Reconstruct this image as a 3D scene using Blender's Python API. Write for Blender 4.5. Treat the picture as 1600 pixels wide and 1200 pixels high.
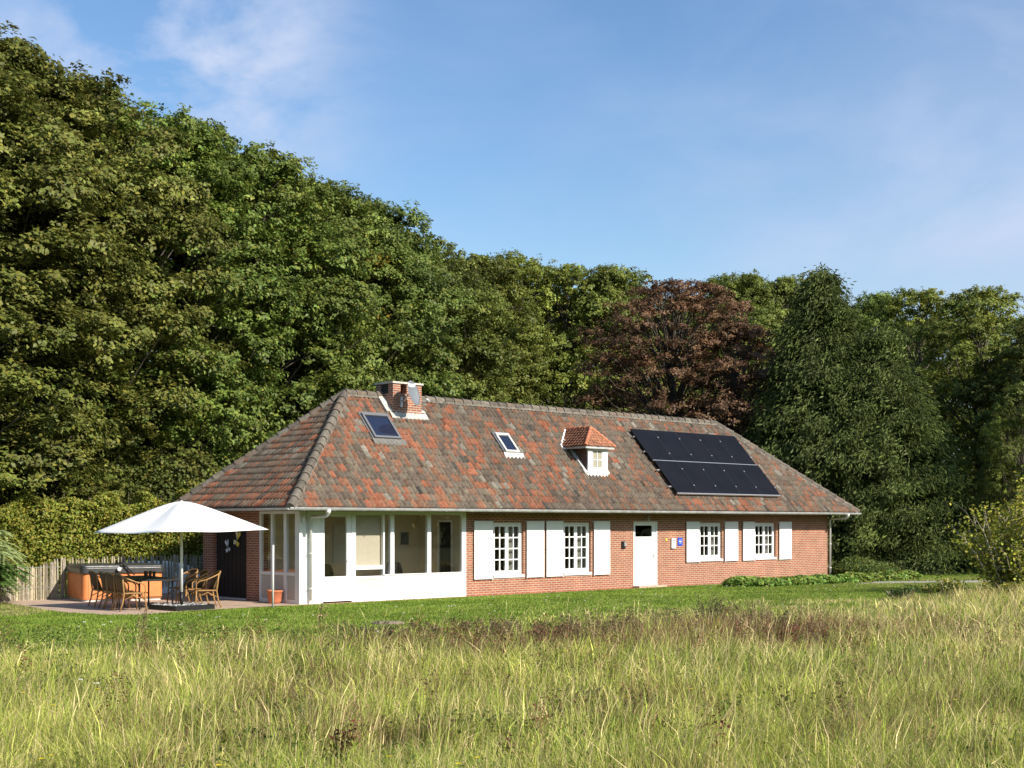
import bpy, bmesh, math, random
import numpy as np
from mathutils import Vector, Matrix
R = math.radians
random.seed(7)
RNG = np.random.default_rng(11)

for o in list(bpy.data.objects):
    bpy.data.objects.remove(o, do_unlink=True)
S = bpy.context.scene
COL = S.collection

# ------------------------------------------------------------------ camera, sky, sun, exposure
cam = bpy.data.objects.new('camera', bpy.data.cameras.new('camera'))
COL.objects.link(cam)
cam.location = (0, 0, 2.1)
cam.rotation_euler = (R(90), 0, 0)
cam.data.sensor_width = 36
cam.data.lens = 47.2
cam.data.shift_y = 217.3 / 1600
cam.data.clip_end = 3000
S.camera = cam

SUN_DIR = Vector((0.80, -0.60, 0)).normalized()
SUN_EL = R(33)
SUN_AZ = math.atan2(SUN_DIR.x, SUN_DIR.y)
w = bpy.data.worlds.new('World'); S.world = w; w.use_nodes = True
nt = w.node_tree; nt.nodes.clear()
out = nt.nodes.new('ShaderNodeOutputWorld')
bg = nt.nodes.new('ShaderNodeBackground'); bg.inputs['Strength'].default_value = 0.097
sky = nt.nodes.new('ShaderNodeTexSky'); sky.sky_type = 'NISHITA'; sky.sun_disc = False
sky.sun_elevation = SUN_EL; sky.sun_rotation = SUN_AZ
sky.air_density = 1.15; sky.dust_density = 0.6; sky.ozone_density = 1.6
# thin clouds: soft noise over the sky directions, thickest high on the left and low on the right
def math_(op, a, b=None, c=None, clamp=False):
    n = nt.nodes.new('ShaderNodeMath'); n.operation = op; n.use_clamp = clamp
    for k, q in enumerate((a, b, c)):
        if q is None: continue
        if isinstance(q, (int, float)): n.inputs[k].default_value = q
        else: nt.links.new(q, n.inputs[k])
    return n.outputs[0]
tc = nt.nodes.new('ShaderNodeTexCoord')
mp = nt.nodes.new('ShaderNodeMapping'); mp.inputs['Scale'].default_value = (4.0, 4.0, 8.0)
mp.inputs['Location'].default_value = (0.9, 0.3, 0.2)
mp.inputs['Rotation'].default_value = (0, R(25), 0)
n1 = nt.nodes.new('ShaderNodeTexNoise'); n1.inputs['Scale'].default_value = 1.7
n1.inputs['Detail'].default_value = 6; n1.inputs['Roughness'].default_value = 0.58
n1.inputs['Distortion'].default_value = 0.3
nt.links.new(tc.outputs['Generated'], mp.inputs['Vector']); nt.links.new(mp.outputs[0], n1.inputs['Vector'])
def blob(d, r):
    vd = nt.nodes.new('ShaderNodeVectorMath'); vd.operation = 'DISTANCE'
    nrm_ = nt.nodes.new('ShaderNodeVectorMath'); nrm_.operation = 'NORMALIZE'
    nt.links.new(tc.outputs['Generated'], nrm_.inputs[0]); nt.links.new(nrm_.outputs[0], vd.inputs[0]); vd.inputs[1].default_value = Vector(d).normalized()
    mr = nt.nodes.new('ShaderNodeMapRange'); mr.interpolation_type = 'SMOOTHSTEP'
    mr.inputs['From Min'].default_value = 0; mr.inputs['From Max'].default_value = r; mr.inputs['To Min'].default_value = 1; mr.inputs['To Max'].default_value = 0
    nt.links.new(vd.outputs['Value'], mr.inputs['Value']); return mr.outputs[0]
b1 = blob((-.25, 1, .335), .17); b2 = blob((.42, 1, .17), .34); b3 = blob((.15, 1, .25), .2)
thr = math_('SUBTRACT', n1.outputs['Fac'], .40)
cov = math_('ADD', math_('MULTIPLY', b1, 2.5), math_('ADD', math_('MULTIPLY', b2, .55), math_('ADD', math_('MULTIPLY', b3, .10), .20)))
fac = math_('ADD', math_('MULTIPLY', b2, .50), math_('MULTIPLY', math_('MAXIMUM', thr, 0), math_('MULTIPLY', cov, 2.1)), clamp=True)
mx = nt.nodes.new('ShaderNodeMix'); mx.data_type = 'RGBA'
hs = nt.nodes.new('ShaderNodeHueSaturation'); hs.inputs['Saturation'].default_value = 1.22; hs.inputs['Value'].default_value = 1.22; hs.inputs['Hue'].default_value = 0.506
nt.links.new(sky.outputs[0], hs.inputs['Color'])
nt.links.new(fac, mx.inputs['Factor']); nt.links.new(hs.outputs[0], mx.inputs['A'])
mx.inputs['B'].default_value = (4.4, 5.1, 6.7, 1)
nt.links.new(mx.outputs['Result'], bg.inputs['Color']); nt.links.new(bg.outputs[0], out.inputs['Surface'])

sl = bpy.data.lights.new('sun', 'SUN'); sl.energy = 5.0; sl.angle = R(0.53); sl.color = (1.0, 0.93, 0.82)
so = bpy.data.objects.new('sun', sl); COL.objects.link(so)
d = Vector((SUN_DIR.x * math.cos(SUN_EL), SUN_DIR.y * math.cos(SUN_EL), math.sin(SUN_EL)))
so.rotation_euler = d.to_track_quat('Z', 'Y').to_euler()
so.location = (0, -10, 30)
S.view_settings.view_transform = 'Standard'; S.view_settings.look = 'None'
S.view_settings.exposure = 0.52; S.view_settings.gamma = 1

# ------------------------------------------------------------------ house frame
TH = 0.756
P0 = Vector((-5.446, 34.382, 0))
UX, UY = math.cos(TH), math.sin(TH)
def hw(u, v, z=0.0):
    return Vector((P0.x + u * UX - v * UY, P0.y + u * UY + v * UX, z))

# ------------------------------------------------------------------ helpers
def link(o, parent=None):
    COL.objects.link(o)
    if parent is not None: o.parent = parent
    return o
def tag(o, label=None, cat=None, group=None, kind=None):
    if label: o['label'] = label
    if cat: o['category'] = cat
    if group: o['group'] = group
    if kind: o['kind'] = kind
    return o
def empty(name, loc=(0, 0, 0), rz=0.0, **k):
    o = bpy.data.objects.new(name, None); o.location = loc; o.rotation_euler = (0, 0, rz)
    o.empty_display_size = .3
    link(o); tag(o, **k); return o

class MB:
    def __init__(s): s.v = []; s.f = []; s.c = []
    def add(s, vs, fs, col=None):
        b = len(s.v); s.v += [tuple(p) for p in vs]; s.f += [tuple(b + i for i in f) for f in fs]
        if col is not None: s.c += [col] * len(vs)
        return s
    def box(s, x0, x1, y0, y1, z0, z1, col=None):
        if x0 > x1: x0, x1 = x1, x0
        if y0 > y1: y0, y1 = y1, y0
        if z0 > z1: z0, z1 = z1, z0
        return s.add([(x0,y0,z0),(x1,y0,z0),(x1,y1,z0),(x0,y1,z0),(x0,y0,z1),(x1,y0,z1),(x1,y1,z1),(x0,y1,z1)],
              [(0,3,2,1),(4,5,6,7),(0,1,5,4),(1,2,6,5),(2,3,7,6),(3,0,4,7)], col)
    def tube(s, pts, r, n=8, caps=True, col=None):
        pts = [Vector(p) for p in pts]
        rs = r if isinstance(r, (list, tuple)) else [r] * len(pts)
        vs = []; fs = []; px = None
        for i, p in enumerate(pts):
            t = (pts[min(i+1, len(pts)-1)] - pts[max(i-1, 0)])
            t = t.normalized() if t.length > 1e-9 else Vector((0,0,1))
            if px is None:
                a = Vector((1,0,0)) if abs(t.x) < .8 else Vector((0,1,0)); px = t.cross(a).normalized()
            else:
                px = (px - t * px.dot(t)).normalized()
            py = t.cross(px)
            for k in range(n):
                an = 2*math.pi*k/n
                vs.append(p + (px*math.cos(an) + py*math.sin(an)) * rs[i])
        for i in range(len(pts)-1):
            for k in range(n):
                a = i*n+k; b = i*n+(k+1) % n
                fs.append((a, b, b+n, a+n))
        if caps:
            fs.append(tuple(range(n))[::-1]); fs.append(tuple(len(vs)-n+k for k in range(n)))
        return s.add(vs, fs, col)
    def lathe(s, prof, n=24, c=(0,0), col=None):
        vs = []; fs = []
        for r, z in prof:
            for k in range(n):
                a = 2*math.pi*k/n; vs.append((c[0]+r*math.cos(a), c[1]+r*math.sin(a), z))
        for i in range(len(prof)-1):
            for k in range(n):
                a = i*n+k; b = i*n+(k+1) % n; fs.append((a, b, b+n, a+n))
        return s.add(vs, fs, col)
    def build(s, name, mat, parent=None, smooth=False, bevel=0, seg=2):
        me = bpy.data.meshes.new(name); me.from_pydata(s.v, [], s.f); me.materials.append(mat)
        if s.c:
            at = me.color_attributes.new('col', 'FLOAT_COLOR', 'POINT')
            at.data.foreach_set('color', [x for c in s.c for x in (c[0], c[1], c[2], 1)])
        if smooth: me.polygons.foreach_set('use_smooth', [True] * len(me.polygons))
        me.update()
        o = bpy.data.objects.new(name, me); link(o, parent)
        if bevel:
            m = o.modifiers.new('bevel', 'BEVEL'); m.width = bevel; m.segments = seg; m.limit_method = 'ANGLE'; m.angle_limit = R(40)
        return o

def np_mesh(name, verts, faces, mat, col=None, parent=None, smooth=False):
    """verts (N,3); faces (M,k) with constant k"""
    me = bpy.data.meshes.new(name)
    n, m, k = len(verts), len(faces), faces.shape[1]
    me.vertices.add(n); me.vertices.foreach_set('co', np.ascontiguousarray(verts, dtype=np.float32).ravel())
    me.loops.add(m*k); me.loops.foreach_set('vertex_index', np.ascontiguousarray(faces, dtype=np.int32).ravel())
    me.polygons.add(m); me.polygons.foreach_set('loop_start', np.arange(0, m*k, k, dtype=np.int32))
    if smooth: me.polygons.foreach_set('use_smooth', np.ones(m, dtype=bool))
    me.update(calc_edges=True)
    if col is not None:
        at = me.color_attributes.new('col', 'FLOAT_COLOR', 'POINT')
        c4 = np.ones((n, 4), dtype=np.float32); c4[:, :3] = col
        at.data.foreach_set('color', c4.ravel())
    me.materials.append(mat)
    if name is None: return me
    o = bpy.data.objects.new(name, me); link(o, parent)
    return o

_pn = RNG.random((64, 64, 8))
def vnoise(x, y, scale, ch=0, oct=1):
    """value noise in 2D, 0..1"""
    tot = 0; amp = 1; s = 0
    for o in range(oct):
        X = np.asarray(x)*(2**o)/scale + 13.7*o; Y = np.asarray(y)*(2**o)/scale + 7.3*o
        xi = np.floor(X).astype(int); yi = np.floor(Y).astype(int); fx = X-xi; fy = Y-yi
        fx = fx*fx*(3-2*fx); fy = fy*fy*(3-2*fy); g = _pn[:, :, ch]
        a = g[xi % 64, yi % 64]; b = g[(xi+1) % 64, yi % 64]; c = g[xi % 64, (yi+1) % 64]; e = g[(xi+1) % 64, (yi+1) % 64]
        tot = tot + amp*((a*(1-fx)+b*fx)*(1-fy)+(c*(1-fx)+e*fx)*fy); s += amp; amp *= .5
    return tot/s

# ------------------------------------------------------------------ materials
def mat(name, col, rough=.6, spec=.4, metal=0., noise=0.0, nscale=20., bump=0., bscale=60., coat=0.):
    m = bpy.data.materials.new(name); m.use_nodes = True; t = m.node_tree
    b = t.nodes['Principled BSDF']
    b.inputs['Base Color'].default_value = (*col, 1); b.inputs['Roughness'].default_value = rough
    b.inputs['Specular IOR Level'].default_value = spec; b.inputs['Metallic'].default_value = metal
    b.inputs['Coat Weight'].default_value = coat
    if noise or bump:
        tc = t.nodes.new('ShaderNodeTexCoord')
        n = t.nodes.new('ShaderNodeTexNoise'); n.inputs['Scale'].default_value = nscale; n.inputs['Detail'].default_value = 6
        t.links.new(tc.outputs['Object'], n.inputs['Vector'])
        if noise:
            r = t.nodes.new('ShaderNodeValToRGB')
            r.color_ramp.elements[0].position = .3; r.color_ramp.elements[1].position = .7
            r.color_ramp.elements[0].color = (*[c*(1-noise) for c in col], 1)
            r.color_ramp.elements[1].color = (*[min(1, c*(1+noise*.6)) for c in col], 1)
            t.links.new(n.outputs['Fac'], r.inputs['Fac']); t.links.new(r.outputs['Color'], b.inputs['Base Color'])
        if bump:
            n2 = t.nodes.new('ShaderNodeTexNoise'); n2.inputs['Scale'].default_value = bscale; n2.inputs['Detail'].default_value = 5
            t.links.new(tc.outputs['Object'], n2.inputs['Vector'])
            bp = t.nodes.new('ShaderNodeBump'); bp.inputs['Strength'].default_value = bump; bp.inputs['Distance'].default_value = .02
            t.links.new(n2.outputs['Fac'], bp.inputs['Height']); t.links.new(bp.outputs[0], b.inputs['Normal'])
    return m

def vc_mat(name, rough=.6, transl=0., spec=.3, noise=0., nscale=8., tint=(1, 1, 1), bump=0.):
    """material driven by the mesh's own per-leaf / per-tile colour"""
    m = bpy.data.materials.new(name); m.use_nodes = True; t = m.node_tree
    b = t.nodes['Principled BSDF']; b.inputs['Roughness'].default_value = rough; b.inputs['Specular IOR Level'].default_value = spec
    a = t.nodes.new('ShaderNodeAttribute'); a.attribute_name = 'col'
    cur = a.outputs['Color']
    oi = t.nodes.new('ShaderNodeObjectInfo')
    hs = t.nodes.new('ShaderNodeHueSaturation')
    mr = t.nodes.new('ShaderNodeMapRange'); mr.inputs['To Min'].default_value = .485; mr.inputs['To Max'].default_value = .515
    mv = t.nodes.new('ShaderNodeMapRange'); mv.inputs['To Min'].default_value = .85; mv.inputs['To Max'].default_value = 1.15
    t.links.new(oi.outputs['Random'], mr.inputs['Value']); t.links.new(oi.outputs['Random'], mv.inputs['Value'])
    if transl: 
        t.links.new(mr.outputs[0], hs.inputs['Hue']); t.links.new(mv.outputs[0], hs.inputs['Value'])
    t.links.new(cur, hs.inputs['Color']); cur = hs.outputs[0]
    if noise:
        tc = t.nodes.new('ShaderNodeTexCoord'); n = t.nodes.new('ShaderNodeTexNoise')
        n.inputs['Scale'].default_value = nscale; n.inputs['Detail'].default_value = 7; n.inputs['Roughness'].default_value = .65
        t.links.new(tc.outputs['Object'], n.inputs['Vector'])
        r = t.nodes.new('ShaderNodeMapRange'); r.inputs['From Min'].default_value = .3; r.inputs['From Max'].default_value = .7
        r.inputs['To Min'].default_value = 1-noise; r.inputs['To Max'].default_value = 1+noise
        t.links.new(n.outputs['Fac'], r.inputs['Value'])
        vm = t.nodes.new('ShaderNodeVectorMath'); vm.operation = 'SCALE'
        t.links.new(cur, vm.inputs[0]); t.links.new(r.outputs[0], vm.inputs['Scale']); cur = vm.outputs[0]
        if bump:
            bp = t.nodes.new('ShaderNodeBump'); bp.inputs['Strength'].default_value = bump; bp.inputs['Distance'].default_value = .01
            t.links.new(n.outputs['Fac'], bp.inputs['Height']); t.links.new(bp.outputs[0], b.inputs['Normal'])
    t.links.new(cur, b.inputs['Base Color'])
    if transl:
        tr = t.nodes.new('ShaderNodeBsdfTranslucent'); ms = t.nodes.new('ShaderNodeMixShader'); ms.inputs[0].default_value = transl
        t.links.new(cur, tr.inputs['Color']); t.links.new(b.outputs[0], ms.inputs[1]); t.links.new(tr.outputs[0], ms.inputs[2])
        t.links.new(ms.outputs[0], t.nodes['Material Output'].inputs['Surface'])
    return m

def brick_mat(name, c1, c2, mortar, bw=.22, rh=.066, ms=.011):
    m = bpy.data.materials.new(name); m.use_nodes = True; t = m.node_tree; b = t.nodes['Principled BSDF']
    b.inputs['Roughness'].default_value = .88; b.inputs['Specular IOR Level'].default_value = .2
    tc = t.nodes.new('ShaderNodeTexCoord'); sp = t.nodes.new('ShaderNodeSeparateXYZ')
    ad = t.nodes.new('ShaderNodeMath'); ad.operation = 'ADD'; cb = t.nodes.new('ShaderNodeCombineXYZ')
    t.links.new(tc.outputs['Object'], sp.inputs[0]); t.links.new(sp.outputs['X'], ad.inputs[0]); t.links.new(sp.outputs['Y'], ad.inputs[1])
    t.links.new(ad.outputs[0], cb.inputs['X']); t.links.new(sp.outputs['Z'], cb.inputs['Y'])
    br = t.nodes.new('ShaderNodeTexBrick'); br.inputs['Scale'].default_value = 1
    br.inputs['Brick Width'].default_value = bw; br.inputs['Row Height'].default_value = rh
    br.inputs['Mortar Size'].default_value = ms; br.inputs['Mortar Smooth'].default_value = .15; br.inputs['Bias'].default_value = 0
    br.inputs['Color1'].default_value = (*c1, 1); br.inputs['Color2'].default_value = (*c2, 1); br.inputs['Mortar'].default_value = (*mortar, 1)
    t.links.new(cb.outputs[0], br.inputs['Vector'])
    n = t.nodes.new('ShaderNodeTexNoise'); n.inputs['Scale'].default_value = 2.2; n.inputs['Detail'].default_value = 8; n.inputs['Roughness'].default_value = .7
    t.links.new(tc.outputs['Object'], n.inputs['Vector'])
    r = t.nodes.new('ShaderNodeMapRange'); r.inputs['From Min'].default_value = .3; r.inputs['From Max'].default_value = .7
    r.inputs['To Min'].default_value = .8; r.inputs['To Max'].default_value = 1.15
    t.links.new(n.outputs['Fac'], r.inputs['Value'])
    vm = t.nodes.new('ShaderNodeVectorMath'); vm.operation = 'SCALE'
    t.links.new(br.outputs['Color'], vm.inputs[0]); t.links.new(r.outputs[0], vm.inputs['Scale']); t.links.new(vm.outputs[0], b.inputs['Base Color'])
    bp = t.nodes.new('ShaderNodeBump'); bp.inputs['Strength'].default_value = .5; bp.inputs['Distance'].default_value = .012; bp.invert = True
    t.links.new(br.outputs['Fac'], bp.inputs['Height']); t.links.new(bp.outputs[0], b.inputs['Normal'])
    return m

def glass_mat(name, tint=(.96, .955, .94), refl=1.0):
    m = bpy.data.materials.new(name); m.use_nodes = True; t = m.node_tree; t.nodes.remove(t.nodes['Principled BSDF'])
    fr = t.nodes.new('ShaderNodeLayerWeight'); fr.inputs['Blend'].default_value = .5
    pw_ = t.nodes.new('ShaderNodeMath'); pw_.operation = 'POWER'; pw_.inputs[1].default_value = 4.0
    mu = t.nodes.new('ShaderNodeMath'); mu.operation = 'MULTIPLY_ADD'; mu.inputs[1].default_value = .9*refl; mu.inputs[2].default_value = .045*refl; mu.use_clamp = True
    t.links.new(fr.outputs['Facing'], pw_.inputs[0])
    tr = t.nodes.new('ShaderNodeBsdfTransparent'); tr.inputs[0].default_value = (*tint, 1)
    gl = t.nodes.new('ShaderNodeBsdfGlossy'); gl.inputs['Roughness'].default_value = .01
    ms = t.nodes.new('ShaderNodeMixShader')
    t.links.new(pw_.outputs[0], mu.inputs[0]); t.links.new(mu.outputs[0], ms.inputs[0]); t.links.new(tr.outputs[0], ms.inputs[1]); t.links.new(gl.outputs[0], ms.inputs[2])
    t.links.new(ms.outputs[0], t.nodes['Material Output'].inputs['Surface'])
    return m

M = dict(
    brick=brick_mat('orange red brick', (.36, .125, .066), (.275, .092, .048), (.42, .33, .25)),
    chimbrick=brick_mat('weathered chimney brick', (.36, .115, .058), (.24, .085, .052), (.40, .34, .27)),
    white=mat('white paint', (.80, .80, .78), .5, noise=.05, nscale=3),
    shut=mat('white shutter paint', (.82, .82, .80), .55, noise=.04, nscale=2),
    pvc=mat('grey white plastic pipe', (.62, .62, .58), .45, noise=.08, nscale=6),
    zinc=mat('zinc gutter', (.50, .50, .48), .5, metal=.3, noise=.25, nscale=5),
    soffit=mat('brown soffit board', (.13, .10, .075), .8, noise=.2),
    ridge=mat('lichen grey ridge tile', (.12, .105, .085), .9, noise=.45, nscale=9, bump=.5, bscale=40),
    mortar=mat('lime mortar', (.55, .52, .45), .95, noise=.35, nscale=7, bump=.6, bscale=30),
    lead=mat('pale flashing', (.58, .56, .52), .7, noise=.25, nscale=6),
    glass=glass_mat('window glass'), glassd=glass_mat('dark window glass', (.5, .55, .53)),
    intwall=mat('beige interior wall', (.60, .53, .38), .9, noise=.08, nscale=2),
    intfloor=mat('interior floor', (.25, .18, .12), .7, noise=.2),
    blind=mat('beige roller blind', (.50, .46, .37), .9, noise=.06, nscale=8),
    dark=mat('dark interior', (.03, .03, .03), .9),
    black=mat('black painted metal', (.012, .012, .012), .45),
    panel=mat('solar cell glass', (.009, .009, .011), .42, spec=.10, noise=.2, nscale=1.5),
    alu=mat('aluminium', (.60, .60, .60), .4, metal=.7),
    dgrey=mat('dark grey window frame', (.14, .145, .15), .5),
    dish=mat('grey dish', (.16, .175, .19), .5, noise=.15, nscale=6),
    terra=mat('terracotta pot', (.52, .17, .08), .8, noise=.15),
    spa=mat('orange cabinet panel', (.70, .235, .075), .55, noise=.10, nscale=4),
    vinyl=mat('dark vinyl cover', (.045, .045, .043), .38, spec=.6, noise=.3, nscale=3, bump=.5, bscale=6),
    canopy=mat('off white canopy cloth', (.92, .91, .87), .9),
    rattan=mat('woven rattan', (.15, .085, .034), .7, noise=.5, nscale=90, bump=.4, bscale=120),
    cane=mat('honey cane', (.36, .20, .07), .5, noise=.2, nscale=20),
    fence=vc_mat('split chestnut pale', .9, noise=.3, nscale=14),
    stone=vc_mat('pale stone', .9, noise=.3, nscale=10),
    patio=None, bark=mat('tree bark', (.10, .082, .06), .95, noise=.5, nscale=5, bump=.8, bscale=14),
    twig=mat('pale twig', (.42, .36, .26), .9, noise=.3, nscale=8),
    leaf=vc_mat('broad leaf', .5, .30, .22), needle=vc_mat('needle', .6, .12, .25), brown=vc_mat('copper leaf', .55, .22, .25),
    grass=vc_mat('grass blade', .6, .35, .18), tile=vc_mat('concrete pantile', .85, 0, .25, noise=.38, nscale=11, bump=.35),
    sumac=vc_mat('soft leaf', .5, .3, .35),
    blue=mat('blue enamel', (.03, .08, .62), .35), yellow=mat('yellow enamel', (.75, .58, .10), .5),
    fabric=mat('dark chair fabric', (.03, .032, .04), .85), green=mat('pot plant leaf', (.05, .13, .03), .6),
    curtain=mat('grey net curtain', (.33, .33, .30), .95), tarp=mat('white tarpaulin', (.78, .82, .74), .7, noise=.08, nscale=2),
    boards=mat('dark stained boards', (.022, .016, .013), .7, noise=.3, nscale=6),
)

t = M['canopy'].node_tree; b = t.nodes['Principled BSDF']; tr = t.nodes.new('ShaderNodeBsdfTranslucent'); tr.inputs[0].default_value = (.86, .86, .82, 1)
ms = t.nodes.new('ShaderNodeMixShader'); ms.inputs[0].default_value = .08
t.links.new(b.outputs[0], ms.inputs[1]); t.links.new(tr.outputs[0], ms.inputs[2]); t.links.new(ms.outputs[0], t.nodes['Material Output'].inputs['Surface'])
# paving of small bricks
def paving(name, c1, c2, mo, rot=0):
    m = brick_mat(name, c1, c2, mo, .21, .105, .006); t = m.node_tree
    br = [n for n in t.nodes if n.type == 'TEX_BRICK'][0]
    tc = [n for n in t.nodes if n.type == 'TEX_COORD'][0]
    t.links.new(tc.outputs['Object'], br.inputs['Vector']); return m
M['patio'] = paving('patio paver', (.52, .39, .29), (.45, .33, .245), (.38, .28, .21))
M['path'] = paving('red paver strip', (.38, .20, .14), (.32, .16, .11), (.25, .17, .12))

def ground_mat(name, stops, s1=.35, s2=9, bump=.6):
    m = bpy.data.materials.new(name); m.use_nodes = True; t = m.node_tree; b = t.nodes['Principled BSDF']
    b.inputs['Roughness'].default_value = .95; b.inputs['Specular IOR Level'].default_value = .1
    tc = t.nodes.new('ShaderNodeTexCoord')
    n = t.nodes.new('ShaderNodeTexNoise'); n.inputs['Scale'].default_value = s1; n.inputs['Detail'].default_value = 9; n.inputs['Roughness'].default_value = .7
    n2 = t.nodes.new('ShaderNodeTexNoise'); n2.inputs['Scale'].default_value = s2; n2.inputs['Detail'].default_value = 6
    t.links.new(tc.outputs['Object'], n.inputs['Vector']); t.links.new(tc.outputs['Object'], n2.inputs['Vector'])
    ad = t.nodes.new('ShaderNodeMath'); ad.operation = 'MULTIPLY_ADD'; ad.inputs[1].default_value = .5
    t.links.new(n2.outputs['Fac'], ad.inputs[0]); 
    hf = t.nodes.new('ShaderNodeMath'); hf.operation = 'MULTIPLY'; hf.inputs[1].default_value = .5
    t.links.new(n.outputs['Fac'], hf.inputs[0]); t.links.new(hf.outputs[0], ad.inputs[2])
    r = t.nodes.new('ShaderNodeValToRGB'); cr = r.color_ramp
    while len(cr.elements) < len(stops): cr.elements.new(.5)
    for e, (p, c) in zip(cr.elements, stops): e.position = p; e.color = (*c, 1)
    t.links.new(ad.outputs[0], r.inputs['Fac']); t.links.new(r.outputs['Color'], b.inputs['Base Color'])
    bp = t.nodes.new('ShaderNodeBump'); bp.inputs['Strength'].default_value = bump; bp.inputs['Distance'].default_value = .05
    t.links.new(n2.outputs['Fac'], bp.inputs['Height']); t.links.new(bp.outputs[0], b.inputs['Normal'])
    return m
M['ground'] = ground_mat('meadow soil', [(.35, (.035, .05, .012)), (.5, (.07, .085, .02)), (.65, (.14, .12, .045))])
M['lawn'] = ground_mat('mown lawn', [(.35, (.04, .09, .010)), (.5, (.075, .145, .015)), (.68, (.13, .19, .03))], .5, 14)
M['gravel'] = ground_mat('pale gravel', [(.35, (.28, .25, .20)), (.65, (.45, .42, .36))], 2, 40)
M['dry'] = ground_mat('worn dry turf', [(.35, (.12, .14, .04)), (.5, (.22, .2, .08)), (.68, (.36, .3, .15))], .9, 9)

# ------------------------------------------------------------------ ground
def sheet(name, pts, z, m, th=0):
    mb = MB(); mb.add([(p[0], p[1], z) for p in pts], [tuple(range(len(pts)))])
    o = mb.build(name, m); tag(o, kind='structure'); return o
sheet('ground', [(-600, -200), (600, -200), (600, 1200), (-600, 1200)], 0, M['ground'])
lawn_pts = [hw(-14, -10.5), hw(-2, -11), hw(6, -11.6), hw(14, -10.0), hw(20, -9.0), hw(30, -9), hw(70, -12), hw(70, 30), hw(24, 30), hw(24.5, 5), hw(24.5, -.1), hw(0, -.1), hw(-1, 9), hw(-9, 9), hw(-16, 6)]
sheet('lawn', [(p.x, p.y) for p in lawn_pts], .004, M['lawn'])
pat = [(-13.7, 35.3), (-13.0, 34.7), (-11.7, 32.9), (-10.6, 31.4), (-9.2, 30.4), (-8.4, 30.5), (-7.5, 31.9), (-6.4, 33.2), (-5.9, 33.7), (-5.2, 34.0)]
back = [hw(.6, -.35), hw(.6, .3), hw(.3, 7.6), hw(-5.4, 7.6)]
sheet('patio', pat + [(p.x, p.y) for p in back], .02, M['patio'])
ps = [hw(.6, -.42), hw(15.2, -.42), hw(15.2, .02), hw(.6, .02)]
sheet('path', [(p.x, p.y) for p in ps], .014, M['path'])
sheet('gravel_path', [(8, 44.8), (14, 46.2), (22, 48.2), (40, 51), (40, 52.6), (21, 50.0), (13, 48.0), (8, 47.5)], .012, M['gravel'])
sheet('dry_turf', [(-17, 30.5), (-13, 30.8), (-10.8, 31.0), (-11.9, 32.8), (-13.2, 34.6), (-15, 35.5), (-18, 35)], .010, M['dry'])

# ------------------------------------------------------------------ the house
house = empty('brick_bungalow', P0, TH, label='long low red brick bungalow with a hipped pantile roof and white shutters', cat='house')
L = 25.45; O = .786; W = 5.852; HE = 2.50; HR = 5.74; LW = L - 2*O; DW = 4.75
u0, u1, v0, v1 = -O, L-O, -O, -O+W
ra, rb = 3.79, 4.885
v1 = -O + W
WT = 2.42    # wall top
mb = MB()
def wall_x(mb, x0, x1, z0, z1, openings, y0=0, t=.28):
    """front wall (along x) with rectangular openings (xa,xb,za,zb)"""
    xs = sorted({x0, x1, *[a for o in openings for a in o[:2]]})
    for a, b in zip(xs[:-1], xs[1:]):
        zs = [(z0, z1)]
        for o in openings:
            if o[0] <= a + 1e-6 and o[1] >= b - 1e-6:
                zs = [(z0, o[2]), (o[3], z1)] if o[2] > z0 + 1e-4 else [(o[3], z1)]
        for c, e in zs:
            mb.box(a, b, y0, y0+t, c, e)
W1 = (6.72, 7.95, .53, 2.12); W2 = (9.64, 10.86, .53, 2.12)
W3 = (16.22, 17.46, .83, 2.11); W4 = (19.32, 20.58, .83, 2.11); DR = (12.86, 14.06, 0.0, 2.15)
wall_x(mb, 5.69, LW, 0, WT, [W1, W2, DR, W3, W4])
mb.box(LW-.28, LW, .283, DW, 0, WT)                       # right gable wall
mb.box(.9, LW-.283, DW-.28, DW, 0, WT)                    # back wall
mb.box(0, .28, 1.87, 2.5, 0, WT); mb.box(0, .6, 4.2, DW, 0, WT)   # side pillars
mb.box(0.003, .28, 2.503, 4.197, 2.16, WT)                 # above the alcove
mb.build('brick_wall', M['brick'], house)
mb = MB()                                                  # alcove lining
mb.box(.10, .16, 2.502, 4.198, 0, 2.158)
for k in range(8): mb.box(.085, .0995, 2.51+k*.21, 2.51+k*.21+.195, .07, 2.1)
mb.build('alcove_boarding', M['boards'], house)
MB().box(-.02, .08, 2.505, 4.195, .0, .06).build('alcove_step', M['lead'], house)
# interior shell
mb = MB()
mb.box(.10, 5.60, 2.0, 2.06, 0.03, WT-.03); mb.box(5.60, 5.66, .12, .55, .03, WT-.03); mb.box(5.60, 5.66, 1.09, 2.06, .03, WT-.03); mb.box(5.60, 5.66, .55, 1.09, 2.13, WT-.03)      # sunroom back and end walls
mb.build('sunroom_wall', M['intwall'], house)
MB().box(.3, LW-.3, .3, DW-.3, .0, .03).build('interior_floor', M['intfloor'], house)
MB().box(.3, LW-.3, .3, DW-.3, WT-.03, WT).build('ceiling', M['white'], house)
mb = MB()
for x in (8.9, 12.5, 15.2, 18.6): mb.box(x, x+.1, .3, DW-.3, .03, WT-.03)
mb.box(5.7, LW-.3, DW-.36, DW-.30, .03, WT-.03)
mb.build('partition_wall', M['intwall'], house)
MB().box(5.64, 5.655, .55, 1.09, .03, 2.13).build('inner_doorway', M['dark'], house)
MB().box(5.585, 5.602, 1.09, 1.15, .03, 2.19).box(5.585, 5.602, .49, .55, .03, 2.19).box(5.585, 5.602, .55, 1.09, 2.13, 2.19).build('inner_door_frame', M['white'], house)

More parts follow.
